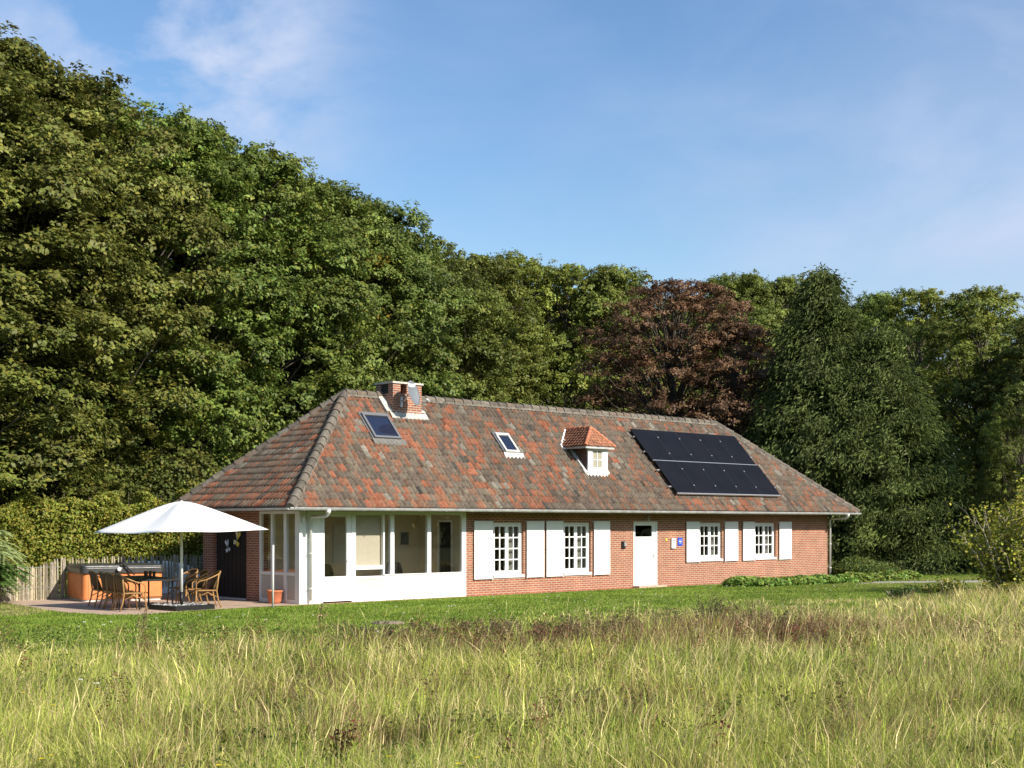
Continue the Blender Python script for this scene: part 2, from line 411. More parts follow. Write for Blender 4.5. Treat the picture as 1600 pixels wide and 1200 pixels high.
# eave: soffit, fascia, gutters
mb = MB()
mb.box(u0+.03, u1-.03, v0+.03, -.003, WT-.01, WT+.02); mb.box(u0+.03, -.003, 0, v1+.2, WT-.01, WT+.02)
mb.box(LW+.003, u1-.03, 0, v1+.2, WT-.01, WT+.02); mb.box(0, LW, DW, v1+.3, WT-.01, WT+.02)
mb.build('soffit', M['soffit'], house)
def half_pipe(p, q, r, n=8, name='gutter'):
    p, q = Vector(p), Vector(q); t = (q-p).normalized(); sd = t.cross(Vector((0, 0, 1)))
    vs = []; fs = []
    for e in (p, q):
        for rr in (r, r-.006):
            for k in range(n+1):
                a = math.pi*k/n
                vs.append(e + sd*math.cos(a)*rr - Vector((0, 0, 1))*math.sin(a)*rr)
    m_ = n+1
    for k in range(n):
        fs.append((k, k+1, 2*m_+k+1, 2*m_+k)); fs.append((m_+k, 3*m_+k, 3*m_+k+1, m_+k+1)); 
        fs.append((k, m_+k, m_+k+1, k+1)); fs.append((2*m_+k, 2*m_+k+1, 3*m_+k+1, 3*m_+k))
    fs.append((0, 2*m_, 3*m_, m_)); fs.append((n, m_+n, 3*m_+n, 2*m_+n))
    return vs, fs
mb = MB()
g = .065
mb.add(*half_pipe((u0-.10, v0-.06, HE-.02), (u1+.1, v0-.06, HE-.03), g))
for k in range(28):
    x = u0+.3+k*.93; mb.box(x, x+.025, v0-.13, v0+.01, HE-.09, HE-.082)
mb.tube([(u0-.10, v0-.125, HE-.016), (u1+.1, v0-.125, HE-.026)], .011, 6)
mb.build('gutter', M['zinc'], house)
mb = MB(); mb.add(*half_pipe((u0-.06, v1+.2, HE-.02), (u0-.06, v0+.02, HE-.02), g)); mb.build('gutter', M['zinc'], house)
MB().box(u0-.0, u1, v0-.0, v0+.028, HE-.1, HE-.005).box(u0, u0+.028, v0+.028, v1+.2, HE-.1, HE-.005).build('fascia', M['soffit'], house)
def downpipe(x, sgn):
    mb = MB()
    mb.tube([(x, v0-.06, HE-.06), (x, v0-.06, HE-.16), (x, v0+.02, HE-.22), (x, -.14, HE-.24), (x, -.075, HE-.31), (x, -.075, .1)], .042, 10)
    mb.tube([(x, v0-.06, HE-.05), (x, v0-.06, HE-.17)], [.075, .055], 10)
    o = mb.build('downpipe', M['pvc'], house, smooth=True)
    for z in (.4, 1.3, 2.0): MB().tube([(x, -.075, z), (x, -.075, z+.035)], .055, 10).build('pipe_bracket', M['pvc'], o)
downpipe(.30, 1); downpipe(LW+.06, 1)

M['bed'] = mat('weathered bedding mortar', (.18, .16, .13), .95, noise=.45, nscale=6, bump=.6, bscale=30)
# ---- roof tiles
def tile_plane(origin, ux, us, nrm, length, slope, clip, seed, density_orange, name, tw=.155, rows=17, profile=.045, pal=None):
    """origin at the eave, ux along the eave, us up the slope; clip = list of (point, outward normal)"""
    rg = np.random.default_rng(seed)
    nx = int(length/tw)+1; rl = slope/rows
    prof_t = np.array([0, .14, .32, .50, .64, .78, .92, 1.0]); prof_h = np.array([.10, .0, .0, .12, .75, 1.0, .72, .12])*profile
    m_ = len(prof_t)
    C, Rr = np.meshgrid(np.arange(nx), np.arange(rows))
    C = C.ravel(); Rr = Rr.ravel(); N = len(C)
    jit = rg.normal(0, .0035, N); jl = rg.normal(0, .006, N)
    a = (C[:, None] + prof_t[None])*tw
    V = np.zeros((N, m_, 3, 3))
    o_, x_, s_, n_ = [np.array(q, float) for q in (origin, ux, us, nrm)]
    for j, (ds, dh) in enumerate([(-.004, .012), (0, .038), (rl+.035, .010)]):
        sdist = Rr[:, None]*rl + ds + (jl[:, None] if j < 2 else 0)
        hh = dh + prof_h[None] * (1 if j > 0 else .15) + jit[:, None]*(1 if j < 2 else .3)
        V[:, :, j] = o_ + a[..., None]*x_ + sdist[..., None]*s_ + hh[..., None]*n_
    V = V.reshape(-1, 3)
    base = (np.arange(N)*m_*3)[:, None]
    F = []
    for k in range(m_-1):
        for j in range(2):
            F.append(base + np.array([k*3+j, (k+1)*3+j, (k+1)*3+j+1, k*3+j+1]))
    F = np.concatenate(F).reshape(-1, 4)
    # colours of tiles: clustered
    x = C*tw; y = Rr*rl
    cl = vnoise(x+seed*9, y+3, 1.1, 0, 2)*.45 + rg.random(N)*.55
    cl2 = vnoise(x+40+seed*5, y*1.5, .9, 1, 2)*.4 + rg.random(N)*.6
    thr = density_orange(x)
    col = np.tile(np.array([.155, .122, .092]), (N, 1))
    gr = rg.random(N)
    col[gr > .40] = (.18, .145, .105); col[gr > .62] = (.135, .10, .076); col[gr > .80] = (.22, .13, .085)
    med = cl > thr-.09; col[med] = (.25, .12, .070)
    org = cl > thr; f_ = np.clip(.45+.55*rg.random(org.sum()), 0, 1)[:, None]; col[org] = f_*np.array([.35, .125, .065])+(1-f_)*np.array([.20, .11, .075])
    pale = cl2 > .83 - .004*np.clip(x-13, 0, 9); col[pale] = (.25, .225, .18)
    drk = (cl2 < .13); col[drk] = (.075, .07, .062)
    if pal is not None: col = pal(N, rg)
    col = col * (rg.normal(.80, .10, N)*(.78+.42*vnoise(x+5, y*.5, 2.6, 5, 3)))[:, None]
    rib_shade = np.array([.62, .66, .78, 1.0, 1.12, 1.12, 1.0, .66]); cv = (col[:, None, None, :]*rib_shade[None, :, None, None]*np.array([.8, 1.0, .92])[None, None, :, None]).reshape(-1, 3)  # rib shading painted into the tile colour: troughs darker, rolls lighter
    me = bpy.data.meshes.new(name)
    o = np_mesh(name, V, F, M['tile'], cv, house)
    bm = bmesh.new(); bm.from_mesh(o.data)
    for p, nn in clip:
        geom = bm.verts[:] + bm.edges[:] + bm.faces[:]
        bmesh.ops.bisect_plane(bm, geom=geom, plane_co=p, plane_no=nn, clear_outer=True, dist=1e-5)
    bm.to_mesh(o.data); bm.free()
    return o
hp = HR-HE; hw2 = W/2
R1 = Vector((u0+ra, v0+hw2, HR)); R2 = Vector((u1-rb, v0+hw2, HR))
cFL = Vector((u0, v0, HE)); cFR = Vector((u1, v0, HE)); cBL = Vector((u0, v1, HE)); cBR = Vector((u1, v1, HE))
def nrm2(a, b, side):      # vertical plane through a-b, normal pointing to the side of the point `side`
    t = (b-a); n = Vector((t.y, -t.x, 0)).normalized()
    return n if (side-a).dot(n) > 0 else -n
sF = math.hypot(hp, hw2); usF = Vector((0, hw2, hp))/sF; nF = Vector((0, -hp, hw2))/sF
out_l = nrm2(cFL, R1, Vector((u0-1, 1, 0))); out_r = nrm2(cFR, R2, Vector((u1+1, 1, 0)))
ridge_clip = (Vector((0, v0+hw2, 0)), Vector((0, 1, 0)))
roof = MB()
roof.add([cFL, cFR, cBR, cBL, R1, R2], [(0, 1, 5, 4), (1, 2, 5), (2, 3, 4, 5), (3, 0, 4), (0, 3, 2, 1)])
roof = roof.build('roof', M['soffit'], house)
def keep(o): o.parent = roof; return o
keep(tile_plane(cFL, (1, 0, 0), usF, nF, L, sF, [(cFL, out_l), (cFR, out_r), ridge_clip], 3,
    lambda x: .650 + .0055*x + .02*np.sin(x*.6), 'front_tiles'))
s_l = math.hypot(hp, ra); usL = Vector((ra, 0, hp))/s_l; nL = Vector((-hp, 0, ra))/s_l
out_f = nrm2(cFL, R1, Vector((3, v0-1, 0))); out_b = nrm2(cBL, R1, Vector((3, v1+1, 0)))
keep(tile_plane(cBL, (0, -1, 0), usL, nL, W, s_l, [(cFL, out_f), (cBL, out_b)], 5, lambda x: .70+0*x, 'side_tiles', rows=18))  # fewer orange tiles: shade of the left hip put into its colour
# back slope and right hip: plain tiles too (seen only from another position)
s_r = math.hypot(hp, rb); usR = Vector((-rb, 0, hp))/s_r; nR = Vector((hp, 0, rb))/s_r
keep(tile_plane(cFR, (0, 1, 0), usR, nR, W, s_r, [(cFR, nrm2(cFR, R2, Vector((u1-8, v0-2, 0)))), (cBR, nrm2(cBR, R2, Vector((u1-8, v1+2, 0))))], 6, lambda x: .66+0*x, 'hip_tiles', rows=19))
usB = Vector((0, -hw2, hp))/sF; nB = Vector((0, hp, hw2))/sF
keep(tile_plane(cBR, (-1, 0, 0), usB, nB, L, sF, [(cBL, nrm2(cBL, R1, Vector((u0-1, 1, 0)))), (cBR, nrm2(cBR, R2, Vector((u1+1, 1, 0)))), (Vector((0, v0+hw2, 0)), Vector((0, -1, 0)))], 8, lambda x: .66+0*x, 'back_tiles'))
# ridge and hip caps
def caps(a, b, r=.112, step=.36, lift=.035, name='ridge_tile_row'):
    a, b = Vector(a), Vector(b); t = (b-a).normalized(); n = max(1, int((b-a).length/step)); step = (b-a).length/n
    sd = t.cross(Vector((0, 0, 1))).normalized(); up = sd.cross(t).normalized()
    mb = MB(); mo = MB()
    for i in range(n):
        p = a + t*step*i - t*.02 + up*(lift+random.uniform(-.008, .008)); q = a + t*(step*(i+1)+.05) + up*(lift-.008)
        K = 8; vs = []; jr = random.uniform(.97, 1.04)
        for e, rr in ((p, r*1.16*jr), (p + t*.05, r*1.14*jr), (p+t*.052, r*1.04), (q, r*.92)):
            for k in range(K+1):
                an = math.pi*(k/K)*1.16 - .25
                vs.append(e + sd*math.cos(an)*rr + up*math.sin(an)*rr)
        fs = []
        for j in range(3):
            for k in range(K): fs.append((j*(K+1)+k, j*(K+1)+k+1, (j+1)*(K+1)+k+1, (j+1)*(K+1)+k))
        fs.append(tuple(range(K, -1, -1)))
        c = random.choice([(.135, .115, .09), (.105, .09, .07), (.16, .14, .11), (.15, .115, .085)])
        mb.add(vs, fs, c)
    o = mb.build(name, M['tile'], roof)
    # mortar bedding
    m2 = MB(); nseg = n*3; vs = []
    for i in range(nseg+1):
        p = a + t*((b-a).length*i/nseg)
        for sx, uz in ((-1, -.05), (-.9, .02), (.9, .02), (1, -.05)):
            vs.append(p + sd*sx*(r*1.0+random.uniform(0, .022)) + up*uz)
    fs = [(i*4+k, i*4+k+1, i*4+k+5, i*4+k+4) for i in range(nseg) for k in range(3)]
    m2.add(vs, fs); m2.build('mortar_bedding', M['bed'], roof)
caps(cFL - (R1-cFL).normalized()*.05, R1); caps(cFR, R2); caps(cBL, R1); caps(cBR, R2); caps(R1, R2, .12)

def rf(u, s, h=0.0):
    """point on the front slope: u along the eave, s metres up the slope, h above it"""
    return Vector((u, v0, HE)) + usF*s + nF*h
def slab(mb, ua, ub, sa, sb, h0, h1, col=None):
    P = [rf(ua, sa, h0), rf(ub, sa, h0), rf(ub, sb, h0), rf(ua, sb, h0), rf(ua, sa, h1), rf(ub, sa, h1), rf(ub, sb, h1), rf(ua, sb, h1)]
    mb.add(P, [(0,3,2,1),(4,5,6,7),(0,1,5,4),(1,2,6,5),(2,3,7,6),(3,0,4,7)], col)
def flash(name, ua, ub, s, drop, h=.075):
    """wavy lead apron lying over the tiles"""
    mb = MB(); n = int((ub-ua)/.025); vs = []
    for i in range(n+1):
        u = ua+(ub-ua)*i/n; wv = .5+.5*math.cos((u-u0)/.155*2*math.pi - 4.6)
        vs += [rf(u, s, h+.01), rf(u, s-drop*.6, h*.75+.03*wv), rf(u, s-drop*(1-.18*wv), .052+.032*wv), rf(u, s-drop*(1-.18*wv)-.005, .03)]
    mb.add(vs, [(i*4+k, i*4+k+1, i*4+k+5, i*4+k+4) for i in range(n) for k in range(3)])
    return mb.build(name, M['lead'], roof)
SC = sF/4.39
def skylight(ua, ub, sa, sb, m):
    f = MB(); t = .07
    slab(f, ua, ub, sa, sa+t, .02, .13); slab(f, ua, ub, sb-t*1.3, sb, .02, .14); slab(f, ua, ua+t, sa+t, sb-t*1.3, .02, .13); slab(f, ub-t, ub, sa+t, sb-t*1.3, .02, .13)
    o = f.build('skylight', m, house)
    g = MB(); slab(g, ua+t, ub-t, sa+t, sb-t*1.3, .095, .103); g.build('pane', M['skyglass'], o)
    k = MB(); slab(k, ua-.05, ua, sa-.03, sb+.06, .02, .075); slab(k, ub, ub+.05, sa-.03, sb+.06, .02, .075); slab(k, ua, ub, sb, sb+.09, .02, .08)
    k.build('skylight_flashing', M['dgrey'], o)
    return o
M['dgrey2'] = mat('dull lead', (.16, .15, .13), .8, noise=.3)
M['skyglass'] = mat('skylight glass', (.015, .02, .04), .04, spec=.8)
a = skylight(3.08, 4.02, 2.56, 3.52, M['dgrey']); flash('lead_apron', 3.0, 4.15, 2.55, .22).data.materials[0] = M['dgrey2']
a = skylight(7.86, 8.42, 2.25, 3.03, M['lead']); flash('lead_apron', 7.76, 8.56, 2.24, .2)
M['dalu'] = mat('dull clamp metal', (.30, .30, .31), .5, metal=.3)
# solar panels: two rows of five, butted together with a thin gap
su, sv = 14.45, .64
pw = (20.17-14.45)/5; ph = (3.58-.64)/2
for j in range(2):
    for i in range(5):
        mb = MB(); ua = su+i*pw - .0 - j*.08; sa = sv+j*(ph+.012)
        slab(mb, ua+.006, ua+pw-.006, sa+.006, sa+ph-.012, .15, .188)
        o = mb.build('solar_panel', M['panel'], house)
        fr = MB(); e = .018
        A = (ua+.003, ua+pw-.003, sa+.003, sa+ph-.009)
        slab(fr, A[0], A[1], A[2], A[2]+e, .149, .193); slab(fr, A[0], A[1], A[3]-e, A[3], .149, .193)
        slab(fr, A[0], A[0]+e, A[2]+e, A[3]-e, .149, .193); slab(fr, A[1]-e, A[1], A[2]+e, A[3]-e, .149, .193)
        fr.build('panel_frame', M['black'], o)
        for ss in (.22, .74):
            cl = MB(); slab(cl, ua+pw-.025, ua+pw+.02, sa+ph*ss, sa+ph*ss+.045, .193, .203); cl.build('clamp', M['dalu'], o)
mb = MB(); slab(mb, su-.06, su+5*pw-.05, sv+ph-.008, sv+ph+.012, .15, .197); slab(mb, su, su+5*pw, sv-.03, sv-.0, .13, .185)
mb.build('panel_edge_strip', M['alu'], house)
for s_ in (.3, 1.05, 1.9, 2.6):
    mb = MB(); slab(mb, su-.14, su+5*pw+.06, sv+s_, sv+s_+.04, .09, .145); mb.build('mounting_rail', M['alu'], house)

# chimney
cx0, cx1 = 4.32, 5.38; cy0, cy1 = 1.62, 2.42; ct = 6.12
mb = MB(); mb.box(cx0, cx1, cy0, cy1, 4.7, ct-.28)
for (x0, x1) in ((cx0, cx0+.28), (cx1-.28, cx1), (cx0+.5, cx0+.72)): mb.box(x0, x1, cy0, cy0+.22, ct-.28, ct); mb.box(x0, x1, cy1-.22, cy1, ct-.28, ct)
chim = mb.build('chimney', M['chimbrick'], roof)
MB().box(cx0-.04, cx1+.04, cy0-.04, cy1+.04, ct, ct+.055).build('chimney_cap', M['mortar'], chim) if False else None
MB().box(cx0-.04, cx1+.04, cy0-.04, cy1+.04, ct, ct+.055).build('chimney_cap', M['mortar'], roof)
mb = MB()
mb.box(cx0+.02, cx1-.02, cy0+.24, cy1-.24, ct-.28, ct-.002); mb.build('flue_liner', M['dark'], roof)
mb = MB(); zb = 5.32
n = 48; vs = []
for i in range(n+1):
    u = cx0-.10+(cx1-cx0+.26)*i/n; wv = .5+.5*math.cos((u-u0)/.155*2*math.pi - 4.6)
    vs += [(u, cy0-.012, zb), rf(u, 3.83, .09), rf(u, 3.50-.06*wv, .05+.035*wv), rf(u, 3.49-.06*wv, .02)]
mb.add(vs, [(i*4+k, i*4+k+1, i*4+k+5, i*4+k+4) for i in range(n) for k in range(3)])
slab(mb, cx0-.22, cx0-.0, 3.7, 4.5, .03, .10)
mb.build('chimney_flashing', M['mortar'], roof)
# satellite dish
dc = Vector((4.62, 1.16, 5.80))
dd = Vector((math.cos(R(-20)), math.sin(R(-20)), .28)).normalized() 
dd = Vector((.36, -.90, .27)).normalized()
sx = dd.cross(Vector((0, 0, 1))).normalized(); sy = sx.cross(dd).normalized()
mb = MB(); vs = []; K = 28; J = 6
for side in (0, 1):
    for j in range(J+1):
        rr = j/J
        for k in range(K):
            an = 2*math.pi*k/K
            vs.append(dc + sx*math.cos(an)*rr*.31 + sy*math.sin(an)*rr*.37 + dd*(.09*rr*rr - .006*side))
fs = []
for side in (0, 1):
    b = side*(J+1)*K
    for j in range(J):
        for k in range(K): fs.append((b+j*K+k, b+j*K+(k+1) % K, b+(j+1)*K+(k+1) % K, b+(j+1)*K+k))
b = (J+1)*K
for k in range(K): fs.append((J*K+k, J*K+(k+1) % K, b+J*K+(k+1) % K, b+J*K+k))
mb.add(vs, fs)
dsh = mb.build('satellite_dish', M['dish'], house, smooth=True)
mb = MB(); mb.tube([dc-dd*.02, dc-dd*.12, Vector((4.62, cy0-.16, 5.62)), Vector((4.62, cy0, 5.62))], .022, 8); mb.box(4.58, 4.66, cy0-.02, cy0, 5.45, 5.75); mb.build('dish_bracket', M['alu'], dsh)
mb = MB(); e0 = dc - sy*.36; e1 = dc + dd*.50 - sy*.38; mb.tube([e0, e1], .014, 6); mb.tube([e1, e1 - dd*.07 + sy*.07], [.03, .04], 8); mb.build('receiver_arm', M['lead'], dsh)
def on_dish(x, y): return dc + sx*x + sy*y + dd*(.09*((x/.31)**2+(y/.37)**2)+.006)
mb = MB(); mb.add([on_dish(x, y) for x, y in ((-.2, .20), (-.07, .19), (.07, .19), (.2, .20), (.2, .29), (.07, .28), (-.07, .28), (-.2, .29))], [(0, 1, 6, 7), (1, 2, 5, 6), (2, 3, 4, 5)]); mb.build('dish_sticker', M['white'], dsh)

# dormer
du0, du1 = 10.92, 11.78; dz0 = 3.62; dzt = 4.50; dv = .20; db = 1.55
mb = MB()
mb.box(du0, du1, dv, db, 3.2, dzt-.0)
dorm = mb.build('dormer', mat('dark dormer cheek slate', (.12, .07, .05), .9, noise=.35, nscale=8), house)
mb = MB(); y = dv-.05
mb.box(du0-.02, du0+.16, y, dv, dz0-.05, dzt-.02); mb.box(du1-.19, du1+.02, y, dv, dz0-.05, dzt-.02); mb.box(du0+.16, du1-.19, y, dv, dz0-.05, dz0+.17); mb.box(du0+.16, du1-.19, y, dv, dzt-.07, dzt-.02)
mb.build('dormer_window_frame', M['white'], dorm)
mb = MB(); a0, a1, b0, b1 = du0+.163, du1-.193, dz0+.173, dzt-.073; y2 = dv-.035
mb.box(a0, a0+.05, y2, dv, b0, b1); mb.box(a1-.05, a1, y2, dv, b0, b1); mb.box(a0+.05, a1-.05, y2, dv, b0, b0+.05); mb.box(a0+.05, a1-.05, y2, dv, b1-.05, b1)
xm = (a0+a1)/2; zm = (b0+b1)/2-.02
mb.box(xm-.012, xm+.012, y2+.002, dv, b0+.05, b1-.05); mb.box(a0+.05, xm-.012, y2+.002, dv, zm-.012, zm+.012); mb.box(xm+.012, a1-.05, y2+.002, dv, zm-.012, zm+.012)
mb.build('casement', M['white'], dorm)
MB().box(a0+.05, a1-.05, dv-.014, dv-.004, b0+.05, b1-.05).build('pane', mat('curtained pane', (.36, .33, .25), .08, spec=.6), dorm)
# dormer hipped tile roof
pal = lambda N, rg: np.tile(np.array([.34, .15, .085]), (N, 1))
ez = dzt+.0; rz = 5.10; e0, e1 = du0-.30, du1+.20; vf = dv-.20; vbk = 1.75; um = (e0+e1)/2; apex = Vector((um, vf+.42, rz)); apb = Vector((um, vbk, rz))
fl, fr_, bl, br_ = Vector((e0, vf, ez)), Vector((e1, vf, ez)), Vector((e0, vbk-.02, ez)), Vector((e1, vbk-.02, ez))
core = MB(); core.add([fl, fr_, br_, bl, apex, apb], [(0, 1, 4), (1, 2, 5, 4), (3, 0, 4, 5), (0, 3, 2, 1), (2, 3, 5)]); core.build('dormer_roof', M['soffit'], dorm)
def dt(o_, x_, tgt, nlen, clip, nm):
    o_ = Vector(o_); x_ = Vector(x_).normalized(); up = (tgt - o_); up = up - x_*up.dot(x_); sl = up.length; us = up/sl; nn = x_.cross(us).normalized()
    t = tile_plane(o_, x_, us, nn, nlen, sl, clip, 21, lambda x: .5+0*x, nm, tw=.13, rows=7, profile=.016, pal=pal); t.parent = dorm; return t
dt(fl, (1, 0, 0), apex, e1-e0, [(fl, nrm2(fl, apex, Vector((e0-1, .5, 0)))), (fr_, nrm2(fr_, apex, Vector((e1+1, .5, 0))))], 'dormer_tiles')
dt(bl, (0, -1, 0), apex, vbk-vf, [(fl, nrm2(fl, apex, Vector((um, vf-1, 0))))], 'dormer_tiles')
dt(fr_, (0, 1, 0), apex, vbk-vf, [(fr_, nrm2(fr_, apex, Vector((um, vf-1, 0))))], 'dormer_tiles')
def capline(a, b, r, nm):
    a, b = Vector(a), Vector(b); n = 6; mb = MB()
    for i in range(n):
        p = a.lerp(b, i/n); q = a.lerp(b, (i+1.12)/n) if i < n-1 else b
        mb.tube([p+Vector((0, 0, .025)), q+Vector((0, 0, .02))], [r*1.15, r*.9], 8, col=(.48, .18, .095))
    mb.build(nm, M['tile'], dorm)
capline(fl, apex, .05, 'dormer_hip_cap'); capline(fr_, apex, .05, 'dormer_hip_cap'); capline(apex, apb, .05, 'dormer_ridge_cap')
MB().box(e0+.02, e1-.02, vf+.01, vf+.03, ez-.07, ez-.004).box(e0+.02, e0+.04, vf+.03, vbk, ez-.07, ez-.004).build('dormer_fascia', M['zinc'], dorm)
mb = MB(); mb.box(e0-.03, e0+.02, .95, 1.03, ez-.06, rz-.05) if False else None
slab(mb, du0-.12, du0-.01, 1.52, 2.95, .03, .10); slab(mb, du1+.01, du1+.13, 1.5, 1.75, .03, .1); mb.build('dormer_side_flashing', M['lead'], dorm)
o = flash('lead_apron', du0-.14, du1+.16, 1.66, .20)
mb = MB(); mb.tube([(e0-.03, .98, 4.48), (e0-.03, 1.04, 4.56), (um-.06, 1.50, 5.10)], .035, 6); mb.tube([(e0-.03, .98, 4.47), (e0-.02, .85, 4.44)], .03, 6)
mb.build('dormer_valley_flashing', M['white'], dorm)

# ---- windows with shutters
def window(w, rows, shL, shR, label):
    x0, x1, z0, z1 = w; y = .10
    t = .07
    mb = MB()
    mb.box(x0, x0+t, y-.02, y+.06, z0, z1); mb.box(x1-t, x1, y-.02, y+.06, z0, z1)
    mb.box(x0+t, x1-t, y-.02, y+.06, z1-.06, z1); mb.box(x0+t, x1-t, y-.02, y+.06, z0, z0+.08)
    fr = mb.build('window', M['white'], house)
    MB().box(x0-.0, x1+.0, -.045, y-.023, z0-.03, z0+.045).build('window_sill', M['white'], fr)
    xm = (x0+x1)/2; zb, zt = z0+.083, z1-.063
    for a, b in ((x0+t+.003, xm-.002), (xm+.002, x1-t-.003)):
        s = .062; cs = MB()
        cs.box(a, a+s, y-.035, y+.02, zb, zt); cs.box(b-s, b, y-.035, y+.02, zb, zt)
        cs.box(a+s, b-s, y-.035, y+.02, zb, zb+.09); cs.box(a+s, b-s, y-.035, y+.02, zt-s, zt)
        cm = (a+b)/2; mw = .017
        cs.box(cm-mw, cm+mw, y-.028, y+.012, zb+.09, zt-s)
        for r in range(1, rows):
            z = zb+.09 + (zt-s-zb-.09)*r/rows
            cs.box(a+s, cm-mw, y-.028, y+.012, z-mw, z+mw); cs.box(cm+mw, b-s, y-.028, y+.012, z-mw, z+mw)
        cs.build('casement', M['white'], fr)
        MB().box(a+s-.01, b-s+.01, y-.008, y-.002, zb+.08, zt-s+.01).build('pane', M['glass'], fr)
    for xa, xb, side in ((*shL, -1), (*shR, 1)):
        za, zc = z0-.045, z1+.04; sm = MB(); yb = -.065
        mid = za+(zc-za)*.49
        sm.box(xa, xb, yb, yb+.028, za, mid-.006); sm.box(xa, xb, yb, yb+.028, mid+.006, zc)
        sm.box(xa+.02, xb-.02, yb+.004, yb+.024, mid-.006, mid+.006)
        sm.box(xa+.06, xb-.06, yb-.006, yb+.001, zc-.09, zc-.03)
        o = sm.build('shutter', M['shut'], house)
        hx = xb if side < 0 else xa
        for z in (za+.0, zc-.02): MB().box(hx-.02, hx+.02, yb-.012, .0, z-.02, z+.02).build('shutter_hinge', M['pvc'], o)
window(W1, 4, (5.95, 6.66), (8.04, 8.76), 1)
window(W2, 4, (8.86, 9.57), (10.95, 11.68), 2)
window(W3, 3, (15.47, 16.15), (17.55, 18.28), 3)
window(W4, 3, (18.57, 19.24), (20.73, 21.48), 4)
def curtain(x0, x1, z0, z1, lbl):
    mb = MB(); n = 30; vs = []
    for i in range(n+1):
        x = x0+(x1-x0)*i/n; y = .27+.018*math.sin(i*1.7)
        vs += [(x, y, z0), (x, y, z1)]
    mb.add(vs, [(2*i, 2*i+2, 2*i+3, 2*i+1) for i in range(n)])
    o = mb.build('curtain', M['curtain']); o.location = P0; o.rotation_euler = (0, 0, TH)
    tag(o, lbl, 'curtain', 'net curtains inside the shuttered windows')
curtain(7.52, 7.95, .5, 2.2, 'grey net curtain at the right of the first shuttered window from the sunroom')
curtain(10.43, 10.86, .5, 2.2, 'grey net curtain at the right of the window nearest left of the front door')
curtain(17.1, 17.45, .8, 2.2, 'grey net curtain in the window nearest right of the blue plaque')
curtain(20.2, 20.57, .8, 2.2, 'grey net curtain in the last window before the right corner of the house')
def sill_plant(x, z, lbl, m2, s=1.0, lc=None):
    t = empty('pot_plant', hw(x, .2, z), TH, label=lbl, cat='pot plant', group='pot plants on the inner window sills')
    MB().lathe([(.0, 0), (.05*s, 0), (.065*s, .1*s), (.055*s, .1*s), (0, .09*s)], 12).build('pot', m2, t)
    mb = MB()
    for k in range(34):
        a = random.uniform(0, 6.28); r = random.uniform(.01, .08)*s; z_ = random.uniform(.1, .30)*s
        p = Vector((r*math.cos(a), r*math.sin(a)*.5, z_)); q = p+Vector((math.cos(a)*.05, math.sin(a)*.03, random.uniform(-.01, .04)))*s; sd = Vector((-math.sin(a), math.cos(a), .3))*.02*s
        mb.add([p, p.lerp(q, .5)+sd, q, p.lerp(q, .5)-sd], [(0, 1, 2, 3)])
    mb.build('leaves', M['green'], t)
sill_plant(7.16, .62, 'yellow pot on the inner sill of the first shuttered window from the sunroom', M['yellow'], 1.0)
sill_plant(7.5, .62, 'green leafy plant on the inner sill of the first shuttered window from the sunroom', M['green'], 1.1)
sill_plant(10.45, .62, 'green leafy plant on the inner sill of the window nearest left of the front door', M['green'], 1.0)

# ---- front door
mb = MB(); x0, x1, _, z1 = DR
mb.box(x0, x0+.06, .02, .12, .05, z1); mb.box(x1-.06, x1, .02, .12, .05, z1); mb.box(x0+.06, x1-.06, .02, .12, z1-.07, z1)
door = MB().box(x0+.063, x1-.063, .05, .10, .06, 1.66).box(x0+.063, x0+.14, .05, .10, 1.66, z1-.073).box(x1-.24, x1-.063, .05, .10, 1.66, z1-.073).box(x0+.14, x1-.24, .05, .1, 2.02, z1-.073).build('front_door', M['white'], house)
mb.build('door_frame', M['white'], door)
MB().box(x0+.14, x1-.24, .07, .078, 1.66, 2.02).build('door_pane', M['glassd'], door)
mb = MB(); mb.tube([(x1-.17, .05, 1.05), (x1-.17, .0, 1.05), (x1-.27, -.01, 1.05)], .011, 8); mb.box(x1-.19, x1-.15, .043, .052, .92, 1.12); mb.tube([(x1-.13, .05, .86), (x1-.13, .035, .86)], .018, 10); mb.build('door_handle', M['alu'], door)
MB().box(x0-.03, x1+.12, -.28, .02, .0, .075).build('door_step', M['patio'], house)
# fittings on the wall
t = empty('door_intercom', hw(12.36, -.0, 1.40), TH, label='dark door intercom box on the brick left of the white front door', cat='intercom')
MB().box(-.09, .07, -.05, -.0, -.11, .12).build('housing', M['black'], t); MB().box(.0, .065, -.062, -.051, -.04, .11).build('speaker_plate', M['alu'], t); MB().tube([(.1, 0, .0), (.1, -.04, .0)], .022, 10).build('bell_push', M['alu'], t)
t = empty('wall_lamp', hw(13.45, 0, 2.26), TH, label='small silver spotlight on the brick above the front door', cat='lamp')
MB().tube([(0, 0, 0), (0, -.05, 0), (0, -.09, -.02)], .02, 8).build('bracket', M['alu'], t); MB().tube([(0, -.11, .05), (0, -.13, -.07)], [.03, .05], 12).build('lamp_shade', M['alu'], t)
o = MB().box(-.04, .04, -.02, 0, -.04, .05).build('yellow_tag', M['yellow']); o.location = hw(14.47, 0, 1.55); o.rotation_euler = (0, 0, TH); tag(o, 'small yellow square tag on the brick beside the front door', 'tag')
t = empty('letter_box', hw(14.80, 0, 1.43), TH, label='narrow white letter box on the brick between door and blue plaque', cat='letter box')
MB().box(-.11, .11, -.07, 0, -.17, .17).build('box', M['white'], t, bevel=.012); MB().box(-.085, .085, -.078, -.071, .09, .11).build('slot', M['dgrey'], t)
t = empty('blue_plaque', hw(15.18, 0, 1.48), TH, label='small blue square plaque with white marks left of a shutter', cat='plaque')
MB().box(-.12, .12, -.02, 0, -.13, .13).build('plate', M['blue'], t)
